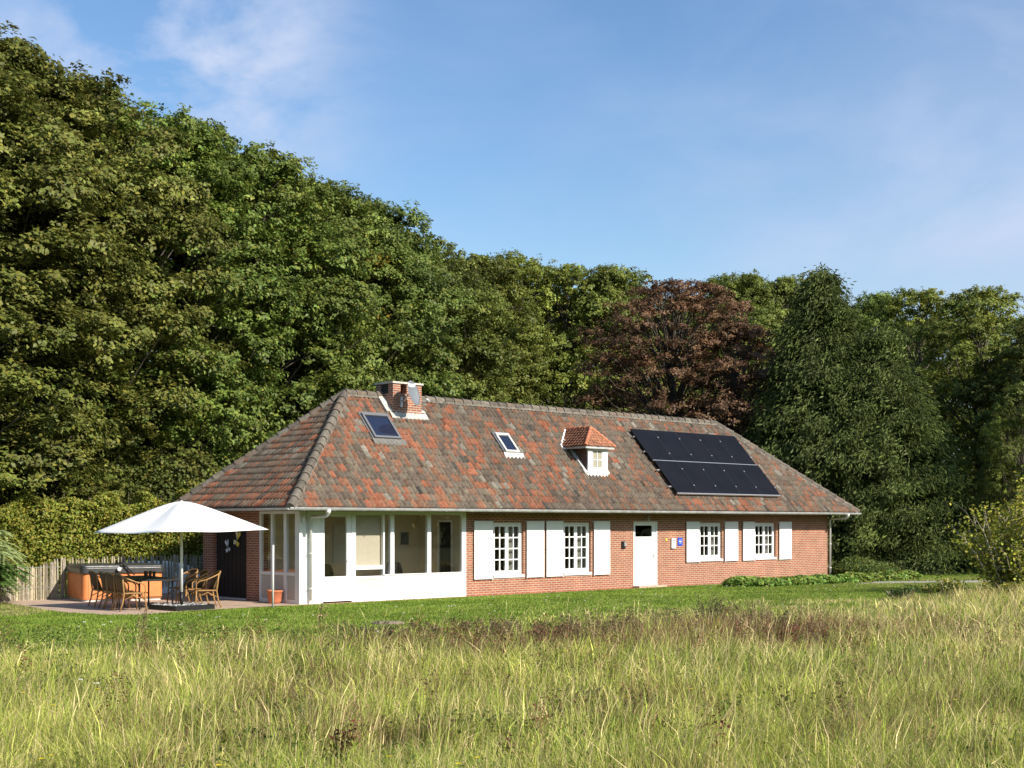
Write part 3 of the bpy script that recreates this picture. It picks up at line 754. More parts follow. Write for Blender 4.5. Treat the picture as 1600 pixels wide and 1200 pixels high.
mb = MB(); mb.box(-.07, .07, -.025, -.021, -.005, .015)
for x in (-.06, -.02, .02, .06): mb.tube([(x, -.021, .055), (x, -.026, .055)], .012, 6)
mb.box(-.05, .05, -.025, -.021, -.05, -.038); mb.build('white_emblem', M['white'], t)

# ---- sunroom glazing on the front
WM = M['white']
sp = MB()
sp.box(-.0, .20, -.0, .14, 0, WT); sp.box(.20, .24, .03, .12, 0, WT)
sp.build('corner_post', WM, house)
MB().box(.24, .68, .01, .09, 0, WT).build('corner_panel', WM, house)
# door of the sunroom
mb = MB(); mb.box(.683, .73, .0, .1, 0.02, WT); mb.box(1.66, 1.71, .0, .1, .02, WT); mb.box(.73, 1.66, 0, .1, 2.35, WT); 
sd_ = MB(); sd_.box(.735, .79, .01, .07, .05, 2.345); sd_.box(1.50, 1.655, .01, .07, .05, 2.345); sd_.box(.79, 1.50, .01, .07, 2.27, 2.345); sd_.box(.79, 1.50, .01, .07, .05, .70)
so_ = sd_.build('sunroom_door', WM, house); mb.build('door_frame', WM, so_)
MB().box(.79, 1.50, .035, .042, .70, 2.27).build('pane', M['glass'], so_)
mb = MB(); mb.tube([(1.57, .01, 1.12), (1.57, -.05, 1.12), (1.45, -.06, 1.12)], .012, 8); mb.build('door_handle', M['white'], so_)
# fixed glazing
mb = MB()
posts = [(1.713, 1.79), (2.71, 2.76), (2.96, 3.09), (4.26, 4.39), (5.53, 5.687)]
for a, b in posts: mb.box(a, b, -.0, .10, .0, WT)
mb.box(1.79, 2.71, 0, .1, 2.31, WT); mb.box(2.76, 2.96, 0, .1, 2.33, WT); mb.box(3.09, 4.26, .0, .1, 2.33, WT); mb.box(4.39, 5.53, 0, .1, 2.33, WT)
mb.box(1.79, 2.71, -.004, .1, .86, .97); mb.box(1.79, 2.71, 0, .1, .0, .33); mb.box(1.79, 2.71, 0, .1, .60, .68)
mb.box(2.76, 2.96, .0, .1, 0, .70); mb.box(3.09, 4.26, .0, .1, 0, .70); mb.box(4.39, 5.53, .0, .1, 0, .70)
sg = mb.build('sunroom_glazing', WM, house)
mb = MB(); 
for x0_, x1_, a, b in ((1.79, 2.71, .97, 2.31), (2.76, 2.96, .7, 2.33), (3.09, 4.26, .7, 2.33), (4.39, 5.53, .7, 2.33), (1.79, 2.71, .68, .86)):
    MB().box(x0_, x1_, .045, .052, a, b).build('pane', M['glass'], sg)
MB().box(1.79, 2.71, .02, .06, .33, .60).build('textured_panel', mat('cream louvre panel', (.62, .60, .50), .8, noise=.12, nscale=40, bump=.5, bscale=90), sg)
MB().box(2.71, 5.66, -.03, -.002, .69, .715).build('glazing_sill', WM, sg)
o = MB().box(1.80, 2.70, .12, .125, .9, 2.32).build('roller_blind', M['blind']); o.location = P0; o.rotation_euler = (0, 0, TH); tag(o, 'beige roller blind pulled down behind the glass beside the sunroom door', 'blind')
# side glazing (along v, at u = 0)
mb = MB()
for a, b in ((1.80, 1.867), (1.24, 1.32), (.60, .72), (.143, .20)): mb.box(.0, .09, a, b, 0, WT)
for a, b in ((1.32, 1.80), (.72, 1.24), (.20, .60)): mb.box(0.0, .09, a, b, 2.34, WT); mb.box(0, .09, a, b, .74, .82); mb.box(0, .09, a, b, 0, .12)
sgs = mb.build('side_glazing', WM, house)
for a, b in ((1.32, 1.80), (.72, 1.24), (.20, .60)):
    MB().box(.04, .047, a, b, .82, 2.34).build('pane', M['glass'], sgs)
    p_ = MB(); p_.box(.03, .06, a, b, .12, .74)
    for k in range(7): p_.box(.022, .03, a+.02+k*(b-a-.04)/7, a+.02+(k+.8)*(b-a-.04)/7, .13, .73)
    p_.build('boarded_panel', mat('pale grey boards', (.50, .47, .42), .7) if 'pgb' not in M else M['pgb'], sgs)
t = empty('wall_lamp', hw(.1, -.0, 2.2), TH, label='small white wall lamp at the top of the sunroom corner post', cat='lamp')
MB().tube([(0, 0, .05), (0, -.05, .05)], .02, 8).build('bracket', WM, t); MB().tube([(0, -.06, .08), (0, -.07, -.07)], [.02, .035], 10).build('lamp_shade', WM, t)

# things inside the sunroom
def wall_picture(u, z, w_, h_, lbl, c, nm='wall_picture'):
    t = empty(nm, hw(u, 1.995, z), TH, label=lbl, cat='picture')
    MB().box(-w_/2, w_/2, -.03, 0, -h_/2, h_/2).build('picture_frame', M['dgrey'], t)
    MB().box(-w_/2+.03, w_/2-.03, -.034, -.031, -h_/2+.03, h_/2-.03).build('print', mat('grey print', c, .5, noise=.5, nscale=9), t)
wall_picture(5.04, 1.65, .28, .36, 'small dark framed picture on the back wall of the sunroom', (.12, .15, .15))
o = MB().box(-.22, .22, -.03, 0, -.54, .54).build('notice_board', mat('pale board', (.55, .55, .48), .8)); o.location = hw(-.9+.0+1.25-1.0+.0, 3.28, 1.5); o.rotation_euler = (0, 0, TH)
o.location = hw(2.70, 1.995, 1.51); tag(o, 'tall pale notice board on the sunroom wall seen through the glazed door', 'notice board')
def office_chair(u, v, rz, lbl):
    t = empty('lounge_chair', hw(u, v, .03), TH+rz, label=lbl, cat='chair', group='dark chairs in the sunroom')
    mb = MB(); n = 10
    vs = []
    for i in range(n+1):
        a = -1.0+2.0*i/n
        for z, r in ((.42, .27), (.7, .31), (.97, .31-.05*abs(a)**3)): 
            vs.append((r*math.sin(a), -.22-.10*math.cos(a)+.22*(1-math.cos(a)), z - (.12*abs(a)**4 if z > .9 else 0)))
    fs = [(i*3+k, i*3+k+3, i*3+k+4, i*3+k+1) for i in range(n) for k in range(2)]
    mb.add(vs, fs); o = mb.build('backrest', M['fabric'], t); sm = o.modifiers.new('s', 'SOLIDIFY'); sm.thickness = .05
    MB().box(-.26, .26, -.28, .25, .38, .47).build('seat', M['fabric'], t, bevel=.03)
    for x in (-.22, .22):
        for y in (-.22, .2): MB().tube([(x, y, 0), (x*.9, y*.9, .38)], .015, 6).build('leg', M['black'], t)
office_chair(1.62, .95, R(180), 'dark upholstered chair behind the glass of the sunroom door')
office_chair(3.85, .95, R(150), 'dark upholstered chair behind the narrow pane right of the blind')
t = empty('bead_garland', hw(5.54, .44, .03), TH, label='string of pale discs hanging beside the dark inner doorway', cat='garland')
mb = MB()
for k in range(16): mb.tube([(0, 0, .75+k*.062), (.0, 0, .79+k*.062)], .03, 8)
mb.tube([(0, 0, .7), (0, 0, 2.3)], .003, 4); mb.build('discs', M['blind'], t)
# butterflies in the alcove
def butterfly(v, z, lbl, m, m2, s, rx):
    t = empty('butterfly_ornament', hw(.04, v, z), TH, label=lbl, cat='ornament')
    for sg in (-1, 1):
        q = [(0, 0), (.10, .16), (.05, .22), (-.02, .10)] ; p = [(0, 0), (.11, -.02), (.09, -.10), (.02, -.09)]
        mb = MB()
        for poly in (q, p):
            a = [(-.02 - .02*abs(y_), sg*x_*s, y_*s) for x_, y_ in poly]; b = [(x_+.006, y_, z_) for x_, y_, z_ in a]
            k = len(a); mb.add(a+b, [tuple(range(k)), tuple(range(2*k-1, k-1, -1))] + [(i, (i+1) % k, k+(i+1) % k, k+i) for i in range(k)])
        mb.build('wing', m if sg < 0 else m2, t)
    MB().tube([(-.02, 0, -.08*s), (-.02, 0, .08*s)], [.008, .012], 6).build('body', M['dgrey'], t)
    t.rotation_euler = (rx, 0, TH)
butterfly(3.02, 1.62, 'yellow and white butterfly ornament hanging in the dark alcove', M['yellow'], mat('butter yellow', (.80, .72, .45), .6), 1.35, R(20))
butterfly(3.48, 1.42, 'pale blue grey butterfly ornament lower left in the dark alcove', mat('pale blue paint', (.45, .55, .6), .6), M['white'], 1.1, R(-14))

# ------------------------------------------------------------------ patio things
PR = TH - R(12)          # the patio set is turned a little from the house
D = Vector((math.cos(PR), math.sin(PR), 0)); Nn = Vector((-math.sin(PR), math.cos(PR), 0))
Z = .02
# hot tub
def rrect(x0, x1, y0, y1, r, n=6):
    pts = []
    for cx, cy, a0 in ((x1-r, y1-r, 0), (x0+r, y1-r, 90), (x0+r, y0+r, 180), (x1-r, y0+r, 270)):
        for k in range(n+1):
            a = R(a0+90*k/n); pts.append((cx+r*math.cos(a), cy+r*math.sin(a)))
    return pts
def prism(mb, pts, z0, z1, top_in=0, cap=True, c=(0, 0)):
    n = len(pts); cx = sum(p[0] for p in pts)/n; cy = sum(p[1] for p in pts)/n
    def sc(p, d): 
        v = Vector((p[0]-cx, p[1]-cy)); return (p[0]-v.normalized().x*d, p[1]-v.normalized().y*d)
    vs = [(p[0], p[1], z0) for p in pts] + [(*sc(p, top_in), z1) for p in pts]
    fs = [(i, (i+1) % n, n+(i+1) % n, n+i) for i in range(n)] + [tuple(range(n-1, -1, -1)), tuple(range(n, 2*n))]
    mb.add(vs, fs)
tub = empty('hot_tub', (-11.3, 35.33, Z), TH-R(14), label='square hot tub with orange cabinet and dark vinyl cover on the patio', cat='hot tub')
mb = MB(); prism(mb, rrect(0, 2.12, 0, 2.1, .14), .06, .76); mb.build('cabinet', M['spa'], tub)
mb = MB(); prism(mb, rrect(.03, 2.09, .03, 2.07, .12), 0, .06); mb.build('plinth', M['lead'], tub)
for (a, b) in ((.15, .99), (1.03, 1.97)): MB().box(a, b, -.008, .0, .10, .70).build('front_panel', M['spa'], tub)
for (a, b) in ((.15, .95), (.99, 1.95)): MB().box(-.008, .0, a, b, .10, .70).build('side_panel', M['spa'], tub)
mb = MB(); prism(mb, rrect(-.05, 2.17, -.05, 2.15, .16), .74, .90); prism(mb, rrect(-.035, 1.055, -.035, 2.135, .12), .90, .965, .03); prism(mb, rrect(1.065, 2.155, -.035, 2.135, .12), .90, .955, .03)
mb.build('cover', M['vinyl'], tub, bevel=.02)
for x in (.25, 1.75): MB().box(x, x+.04, -.06, -.052, .58, .80).build('cover_strap', M['black'], tub)
mb = MB(); mb.tube([(1.0, -.10, 1.02), (1.15, -.12, .88), (1.32, -.13, .70)], .022, 8); mb.tube([(1.0, -.10, 1.02), (.98, .6, 1.0)], .018, 8); mb.build('cover_lifter_arm', M['black'], tub)
mb = MB(); mb.tube([(.92, -.12, .86), (.92, -.16, .86)], .055, 12); mb.build('lifter_bracket', M['lead'], tub)

# dining table
tcn = Vector((-9.10, 33.22, Z))
tab = empty('patio_table', tcn, PR, label='long black slatted patio table under the white parasol', cat='table')
mb = MB()
for k in range(8): mb.box(-.46+k*.116, -.46+k*.116+.108, -1.2, 1.2, .715, .735)
mb.box(-.46, -.40, -1.18, 1.18, .67, .714); mb.box(.395, .455, -1.18, 1.18, .67, .714)
mb.box(-.47, .465, -1.215, -1.2, .69, .738); mb.box(-.47, .465, 1.2, 1.215, .69, .738)
mb.build('tabletop', M['black'], tab)
for x in (-.4, .4):
    for y in (-1.0, 1.0): MB().tube([(x, y, 0), (x, y, .67)], .022, 8).build('leg', M['black'], tab)
mb = MB(); mb.tube([(-.4, -1, .3), (.4, -1, .3)], .012, 6); mb.tube([(-.4, 1, .3), (.4, 1, .3)], .012, 6); mb.build('stretcher', M['black'], tab)
def W_(base, x, y, z=0): return base + D*x + Nn*y + Vector((0, 0, z))
for k, (x, y) in enumerate([(.1, .25), (.18, .1), (.05, -.02), (.2, -.15)]):
    mb = MB(); mb.lathe([(0, 0), (.035, 0), (.04, .15), (.036, .15), (.03, .01), (0, .01)], 12)
    o = mb.build('drinking_glass', mat('dark amber glass', (.10, .05, .02), .1, spec=.7) if k == 0 else bpy.data.materials['dark amber glass']); o.location = W_(tcn, x, y, .736)
    tag(o, 'small dark drinking glass on the black patio table, ' + ['farthest from the grass', 'second farthest from the grass', 'third farthest from the grass', 'nearest the grass'][k], 'glass', 'dark glasses on the patio table')

# rattan armchair
def make_chair():
    t = empty('rattan_armchair')
    # seat faces +x
    mb = MB(); prism(mb, rrect(-.22, .25, -.25, .25, .06), .40, .445); mb.build('seat', M['rattan'], t)
    mb = MB(); mb.tube([(x, y, .425) for x, y in rrect(-.23, .26, -.26, .26, .07, 4)] + [(.26, .19, .425)], .017, 6, caps=False); mb.build('seat_rim', M['cane'], t)
    n = 12; vs = []
    for i in range(n+1):
        a = -1+2*i/n
        for j in range(5):
            f = j/4; z = .44+.44*f - .06*f*abs(a)**3
            x = -.22 - .13*f + .11*(abs(a)**2.2)*(1-.2*f); y = a*(.25+.035*f)
            vs.append((x, y, z))
    mb = MB(); mb.add(vs, [(i*5+j, i*5+j+5, i*5+j+6, i*5+j+1) for i in range(n) for j in range(4)])
    o = mb.build('backrest', M['rattan'], t, smooth=True); s = o.modifiers.new('s', 'SOLIDIFY'); s.thickness = .02
    top = [Vector(vs[i*5+4])+Vector((0, 0, .008)) for i in range(n+1)]
    MB().tube(top, .019, 7).build('back_rail', M['cane'], t, smooth=True)
    for sg in (-1, 1):
        e = top[0] if sg < 0 else top[-1]
        MB().tube([e, (-.12, sg*.30, .76), (.05, sg*.31, .69), (.20, sg*.30, .66), (.275, sg*.285, .60), (.285, sg*.27, .5), (.275, sg*.26, .42)], .017, 7).build('armrest', M['cane'], t, smooth=True)
        MB().tube([(.275, sg*.26, .43), (.29, sg*.27, .2), (.31, sg*.28, 0)], [.019, .018, .017], 7).build('leg', M['cane'], t, smooth=True)
        MB().tube([e, (-.24, sg*.275, .6), (-.215, sg*.255, .42), (-.25, sg*.26, .2), (-.32, sg*.27, 0)], [.017, .018, .02, .019, .017], 7).build('leg', M['cane'], t, smooth=True)
        MB().tube([(-.24, sg*.26, .26), (0, sg*.265, .38), (.28, sg*.265, .26)], .011, 6).build('side_brace', M['cane'], t, smooth=True)
    MB().tube([(.28, -.265, .26), (.27, 0, .39), (.28, .265, .26)], .011, 6).build('front_brace', M['cane'], t, smooth=True)
    return t
def copy_tree(o, parent=None):
    c = o.copy(); COL.objects.link(c)
    if parent: c.parent = parent
    for ch in list(o.children): copy_tree(ch, c)
    return c
c0 = Vector((-9.05, 31.83, Z))
spots = [(c0 + Nn*0, 0, 'rattan armchair at the grass end of the left side of the black table'),
         (c0 + Nn*.66 - D*.05, R(3), 'rattan armchair second from the grass on the left side of the black table'),
         (c0 + Nn*1.3 - D*.03, R(-4), 'rattan armchair third from the grass on the left side of the black table'),
         (c0 + Nn*2.0 - D*.10, R(2), 'rattan armchair nearest the hot tub on the left side of the black table'),
         (Vector((-7.56, 33.15, Z)), R(172), 'rattan armchair right of the parasol pole, its front legs in the sun'),
         (Vector((-8.00, 33.75, Z)), R(180), 'shaded rattan armchair just behind the parasol pole on the right of the table'),
         (Vector((-8.42, 34.35, Z)), R(186), 'shaded rattan armchair on the right of the table, farthest from the grass')]
proto = make_chair()
for i, (p, rz, lb) in enumerate(spots):
    o = proto if i == 0 else copy_tree(proto)
    o.location = p; o.rotation_euler = (0, 0, PR+rz); tag(o, lb, 'chair', 'rattan armchairs around the patio table')

# parasol and its ballast tray
uc = Vector((-7.98, 32.42, Z))
par = empty('parasol', uc, 0, label='large square off white parasol with a pale pole beside the patio table', cat='parasol')
n = 40; J = 14; vs = []
hr_, he_ = 2.62-Z, 1.90-Z
for j in range(J+1):
    f = j/J
    for k in range(n):
        a = 2*math.pi*k/n; q = (a/(math.pi/2)) % 1.0; q = q if q <= .5 else 1-q; q *= math.pi/2   # 0 at corners .. pi/4 mid edge
        rad = 2.08/(math.cos(math.pi/4)**-1*math.sin(q + math.pi/4))   # square through its corners
        rad *= (1-.05*math.sin(2*q)**2)
        z = hr_ - (hr_-he_)*((math.sqrt(f*f+.16*.16)-.16)/(math.sqrt(1+.16*.16)-.16)) - .05*math.sin(f*math.pi)*math.sin(2*q)**1.5 - .03*(math.sin(2*q)**2)*f
        x, y = rad*f*math.cos(a), rad*f*math.sin(a)
        vs.append((x, y, z - .0 + x*.018))
mb = MB(); mb.add(vs, [(j*n+k, j*n+(k+1) % n, (j+1)*n+(k+1) % n, (j+1)*n+k) for j in range(J) for k in range(n)])
o = mb.build('canopy', M['canopy'], par, smooth=True); s = o.modifiers.new('s', 'SOLIDIFY'); s.thickness = .004
o.rotation_euler = (0, 0, R(6))
for k in range(4):
    a = k*math.pi/2 + R(6); MB().tube([(0, 0, hr_-.02), (2.0*math.cos(a), 2.0*math.sin(a), he_+.0+2.0*math.cos(a)*.018)], .012, 6).build('rib', M['lead'], par)
MB().tube([(0, 0, .40), (0, 0, 2.55)], .034, 12).build('pole', M['white'], par, smooth=True)
MB().tube([(0, 0, .05), (0, 0, .42)], .042, 12).build('pole_sleeve', M['black'], par, smooth=True)
o = MB().lathe([(.06, 2.585), (.05, 2.60), (.02, 2.62), (0, 2.625)], 12).build('finial', M['canopy'], par)
tray = empty('ballast_tray', uc, TH+R(6), label='low black square tray of grey stones at the foot of the parasol', cat='tray')
mb = MB(); e = .56
mb.box(-e, e, -e, e, 0, .02); mb.box(-e, -e+.03, -e, e, .02, .12); mb.box(e-.03, e, -e, e, .02, .12); mb.box(-e+.03, e-.03, -e, -e+.03, .02, .12); mb.box(-e+.03, e-.03, e-.03, e, .02, .12)
mb.build('tray_frame', M['black'], tray)
mb = MB()
for k in range(130):
    x, y = random.uniform(-.50, .50), random.uniform(-.50, .50)
    if math.hypot(x, y) < .06: continue
    r = random.uniform(.035, .07); c = random.choice([(.20, .20, .195), (.13, .13, .13), (.42, .42, .40), (.26, .25, .24)])
    pts = []; fs = []
    for i in range(4):
        for j in range(6):
            ph_ = math.pi*(i+.5)/4; an = j*math.pi/3+i; rr = r*random.uniform(.75, 1.15)
            pts.append((x+rr*math.sin(ph_)*math.cos(an), y+rr*math.sin(ph_)*math.sin(an), .09+rr*.8*math.cos(ph_)))
    for i in range(3):
        for j in range(6): fs.append((i*6+j, (i+1)*6+j, (i+1)*6+(j+1) % 6, i*6+(j+1) % 6))
    fs.append(tuple(range(6))); fs.append(tuple(range(23, 17, -1)))
    mb.add(pts, fs, c)
o = mb.build('stones', M['stone'], tray); o['kind'] = 'stuff'

# terracotta pot, white pole
t = empty('terracotta_pot', (-6.14, 34.75, Z), 0, label='orange terracotta pot with a small dry plant against the sunroom wall', cat='plant pot')
MB().lathe([(0, .0), (.17, 0), (.21, .08), (.245, .36), (.265, .37), (.265, .42), (.235, .42), (.22, .33), (0, .31)], 26).build('pot', M['terra'], t, smooth=True)
mb = MB()
for k in range(16):
    a = random.uniform(0, 6.28); r = random.uniform(.03, .15); mb.tube([(r*math.cos(a), r*math.sin(a), .32), (r*1.6*math.cos(a), r*1.6*math.sin(a), .34+random.uniform(.05, .14))], [.004, .002], 4)
mb.build('plant', M['green'], t)
t.scale = (.8, .8, .82)
o = MB().tube([(0, 0, 0), (.01, 0, 1.56)], .026, 10).build('white_post', M['pvc'], smooth=True); o.location = (-5.88, 33.0, 0); tag(o, 'thin bare white post standing in the grass edge before the sunroom corner', 'post')

# chestnut paling fence
def paling(pts, hfun, name, label, seed, gap):
    rg = random.Random(seed)
    root = empty(name, Vector((*pts[0], 0)), 0, label=label, cat='fence')
    b = Vector((*pts[0], 0)); mb = MB(); rails = MB()
    for a, c in zip(pts[:-1], pts[1:]):
        a = Vector((*a, 0)); c = Vector((*c, 0)); ln = (c-a).length; t = (c-a)/ln; nrm = Vector((t.y, -t.x, 0)); s = 0
        while s < ln:
            p = a + t*s - b; h = hfun(((a+t*s).x, (a+t*s).y)) + rg.uniform(-.035, .035); w_ = rg.uniform(.018, .030); lean = rg.gauss(0, .018); th_ = .014
            cc = rg.choice([(.36, .30, .20), (.28, .235, .16), (.44, .37, .25), (.20, .17, .12), (.33, .29, .22)])
            pp = []
            for z, ww in ((0, w_), (h*.5, w_*rg.uniform(.9, 1.1)), (h*.93, w_), (h, w_*.35)):
                q = p + t*lean*z/h*1.5 + Vector((0, 0, z))
                pp += [q - t*ww - nrm*th_, q + t*ww - nrm*th_, q + t*ww + nrm*th_, q - t*ww + nrm*th_]
            fs = [(4*i+k, 4*i+(k+1) % 4, 4*i+4+(k+1) % 4, 4*i+4+k) for i in range(3) for k in range(4)] + [(12, 13, 14, 15)]
            mb.add(pp, fs, cc); s += rg.uniform(*gap)
        for hz in (.35, .9): rails.tube([a-b+Vector((0, 0, hz))+nrm*.02, c-b+Vector((0, 0, hz))+nrm*.02], .004, 4, col=(.2, .2, .2))
        k = 0
        while k*1.8 < ln:
            p = a+t*(k*1.8)-b - nrm*.06; h = hfun(((a+t*(k*1.8)).x, (a+t*(k*1.8)).y))
            MB().tube([p, p+Vector((0, 0, h+.02))], .036, 8, col=(.45, .37, .25)).build('post', M['fence'], root); k += 1
    o = mb.build('pales', M['fence'], root); o['kind'] = 'stuff'; rails.build('wire', M['zinc'], root)
def hA(p): x = p[0]; return .93 + .26*min(1, max(0, (x+12.95)/.6))**1.6 + (.05 if x < -13.6 else 0)
paling([(-14.6, 34.4), (-13.3, 35.9), (-12.35, 36.85)], hA, 'paling_fence', 'close set chestnut paling fence with dipping top left of the hot tub', 3, (.050, .074))
pB = [(-12.33, 36.88), tuple(hw(-1.2, 7.1).xy), tuple(hw(1.6, 7.4).xy)]
paling(pB, lambda p: 1.13, 'paling_fence', 'open chestnut paling fence with spaced pales behind the hot tub', 5, (.098, .125))
# tarpaulin-covered pile seen through the fence
t = empty('covered_pile', hw(.0, 7.9), TH, label='white tarpaulin covered pile seen through the gaps of the paling fence', cat='tarpaulin')
vs = []; nx, ny = 24, 12
for i in range(nx+1):
    for j in range(ny+1):
        a = -1+2*i/nx; b = -1+2*j/ny
        z = .95*(max(0, (1-abs(a)**3))**.5)*(max(0, 1-abs(b)**3))**.5 + .03*math.sin(i*1.1+j*2)
        vs.append((a*1.9, b*.7, max(0, z)))
MB().add(vs, [(i*(ny+1)+j, (i+1)*(ny+1)+j, (i+1)*(ny+1)+j+1, i*(ny+1)+j+1) for i in range(nx) for j in range(ny)]).build('tarpaulin_sheet', M['tarp'], t)

# flat stone in the grass
vs = []; K = 18
for z, s_ in ((0, 1), (.05, .93), (.08, .7)):
    for k in range(K): a = 2*math.pi*k/K; vs.append((.36*s_*math.cos(a)*(1+.1*math.sin(3*a)), .24*s_*math.sin(a)*(1+.12*math.cos(2*a)), z))
mb = MB(); mb.add(vs, [(j*K+k, j*K+(k+1) % K, (j+1)*K+(k+1) % K, (j+1)*K+k) for j in range(2) for k in range(K)]+[tuple(range(2*K, 3*K))], (.22, .17, .12))
o = mb.build('flat_stone', M['stone']); o.location = (-2.56, 27.6, 0); tag(o, 'low flat greyish stone lying in the grass between lawn and meadow', 'stone')

# ------------------------------------------------------------------ foliage
def leaves(cen, nrm, size, rg, aspect=.62, fold=.25):
    """folded four-sided leaves; returns verts, faces"""
    N = len(cen)
    nrm = nrm/np.maximum(1e-6, np.linalg.norm(nrm, axis=1))[:, None]
    a = rg.normal(size=(N, 3)); t = a - (a*nrm).sum(1)[:, None]*nrm; t /= np.maximum(1e-6, np.linalg.norm(t, axis=1))[:, None]
    b = np.cross(nrm, t); s = size[:, None] if np.ndim(size) else size
    V = np.empty((N, 4, 3))
    V[:, 0] = cen - t*s*.5; V[:, 2] = cen + t*s*.5 - nrm*s*.12
    V[:, 1] = cen + b*s*aspect*.5 + nrm*s*fold*.5; V[:, 3] = cen - b*s*aspect*.5 + nrm*s*fold*.5
    F = np.arange(N*4).reshape(N, 4)
    return V.reshape(-1, 3), F
def leafcol(N, rg, base, var=.25, yel=.1, yc=(.28, .25, .04)):
    c = np.array(base)[None]*np.exp(rg.normal(0, var, (N, 1)))*np.exp(rg.normal(0, .06, (N, 3)))
    m = rg.random(N) < yel; c[m] = c[m]*.4 + np.array(yc)[None]*.6
    return c
def unit(rg, N):
    a = rg.normal(size=(N, 3)); return a/np.linalg.norm(a, axis=1)[:, None]
def limb(mb, p, q, r0, r1, rg, n=5, k=4, sag=.0):
    p, q = np.array(p, float), np.array(q, float); pts = []
    for i in range(k+1):
        f = i/k; x = p*(1-f)+q*f
        if 0 < i < k: x = x + rg.normal(0, .07*np.linalg.norm(q-p)/k*1.5, 3)
        x[2] += sag*math.sin(f*math.pi); pts.append(tuple(x))
    mb.tube(pts, [r0+(r1-r0)*i/k for i in range(k+1)], n, caps=False)

def rng_top(rg): return rg.uniform(.86, .97)
def broad_tree(seed, H=17., Rm=4.6, base=(.085, .105, .026), nb=200, nl=550, lsize=.165, low=.05, mname='leaf', blob=(.7, 1.5), yel=.08, bark='bark', yc=(.26, .24, .03), topy=.55, flat=.72):
    rg = np.random.default_rng(seed)
    mb = MB()
    # boughs
    B = []
    tries = 0
    while len(B) < nb and tries < nb*30:
        tries += 1
        z = H*(low + (1-low)*rg.random()**.9); f = z/H
        if f > topy: rr = Rm*math.sqrt(max(0, 1-((f-topy)/(1.0-topy))**2))
        else: rr = Rm*(.80+.20*math.sin((f/topy)*math.pi/2))
        a = rg.random()*6.283; lob = 1+.13*math.sin(3*a+seed)+.10*math.sin(5*a+2*seed+f*6)
        rad = rr*lob*(rg.random()**.28)
        if rad < rr*.35 and f < .7: continue
        if len(B) < nb*.08: z = H*rng_top(rg); f = z/H; rr = Rm*math.sqrt(max(0, 1-((f-topy)/(1.0-topy))**2)) if f > topy else rr; rad = rr*rg.random()**.5*.8
        s = rg.uniform(*blob)*(1.0 if f < .85 else .75)
        z2 = min(z, H - s*.55)
        B.append((rad*math.cos(a), rad*math.sin(a), z2, s))
    B = np.array(B)
    pts = []; nr = []; sz = []; cc = []
    for (x, y, z, s) in B:
        N = int(nl*(s/1.1)**2)
        u = unit(rg, N); u[:, 2] = np.where(u[:, 2] < -.3, -u[:, 2]*.6, u[:, 2])
        # sub-clusters give a twiggy, broken outline
        K = max(6, int(N/19)); sub = unit(rg, K); sub[:, 2] = np.where(sub[:, 2] < -.35, -sub[:, 2], sub[:, 2])
        idx = rg.integers(0, K, N); sr = (rg.random(K)**.3)*s*rg.uniform(.9, 1.2, K)
        c = sub[idx]*sr[idx, None]; c[:, 2] *= flat
        p = c + rg.normal(0, 1, (N, 3))*np.array([.115, .115, .075])*s**.5; p += np.array([x, y, z])
        outw = sub[idx]*1.0 + np.array([0, 0, .75]) + rg.normal(0, .42, (N, 3)) + np.array([x, y, 0])/(Rm)*.5
        pts.append(p); nr.append(outw); sz.append(rg.uniform(.7, 1.25, N)*lsize)
        tone = math.exp(rg.normal(0, .20)); cc.append(leafcol(N, rg, base, .20, yel, yc)*tone)
    pts = np.concatenate(pts); nr = np.concatenate(nr); sz = np.concatenate(sz); cc = np.concatenate(cc)
    ok = pts[:, 2] > .1; pts, nr, sz, cc = pts[ok], nr[ok], sz[ok], cc[ok]
    V, F = leaves(pts, nr, sz, rg)
    crown = np_mesh('crown', V, F, M[mname], np.repeat(cc, 4, axis=0))
    r0 = .028*H**.9*.5+.08
    tp = []
    for k in range(9): f = k/8; tp.append((rg.normal(0, .12)*k**.5*.4, rg.normal(0, .12)*k**.5*.4, H*.9*f))
    mb.tube(tp, [r0*(1-.88*k/8)+(.12 if k == 0 else 0) for k in range(9)], 9, caps=False)
    for (x, y, z, s) in B[::2]:
        zz = max(.8, z - rg.uniform(.8, 3.0)-.25*math.hypot(x, y)); i = min(8, int(zz/(H*.9)*8)); b = tp[i]
        limb(mb, (b[0], b[1], b[2]), (x, y, z-.1), .05+.03*rg.random(), .012, rg, 4, 4, .2)
    trunk = mb.build('trunk', M[bark], None, smooth=True)
    return trunk, crown

def plant_from(proto, name, loc, rz, scale, lbl, cat, group=None, first=False):
    root = empty(name, loc, rz, label=lbl, cat=cat, group=group); root.scale = scale
    for o in proto:
        c = o if (first and o.parent is None and not o.get('used')) else None
        if c is None: c = o.copy(); COL.objects.link(c)
        o['used'] = 1
        c.parent = root
        if 'used' in c: del c['used']
    return root

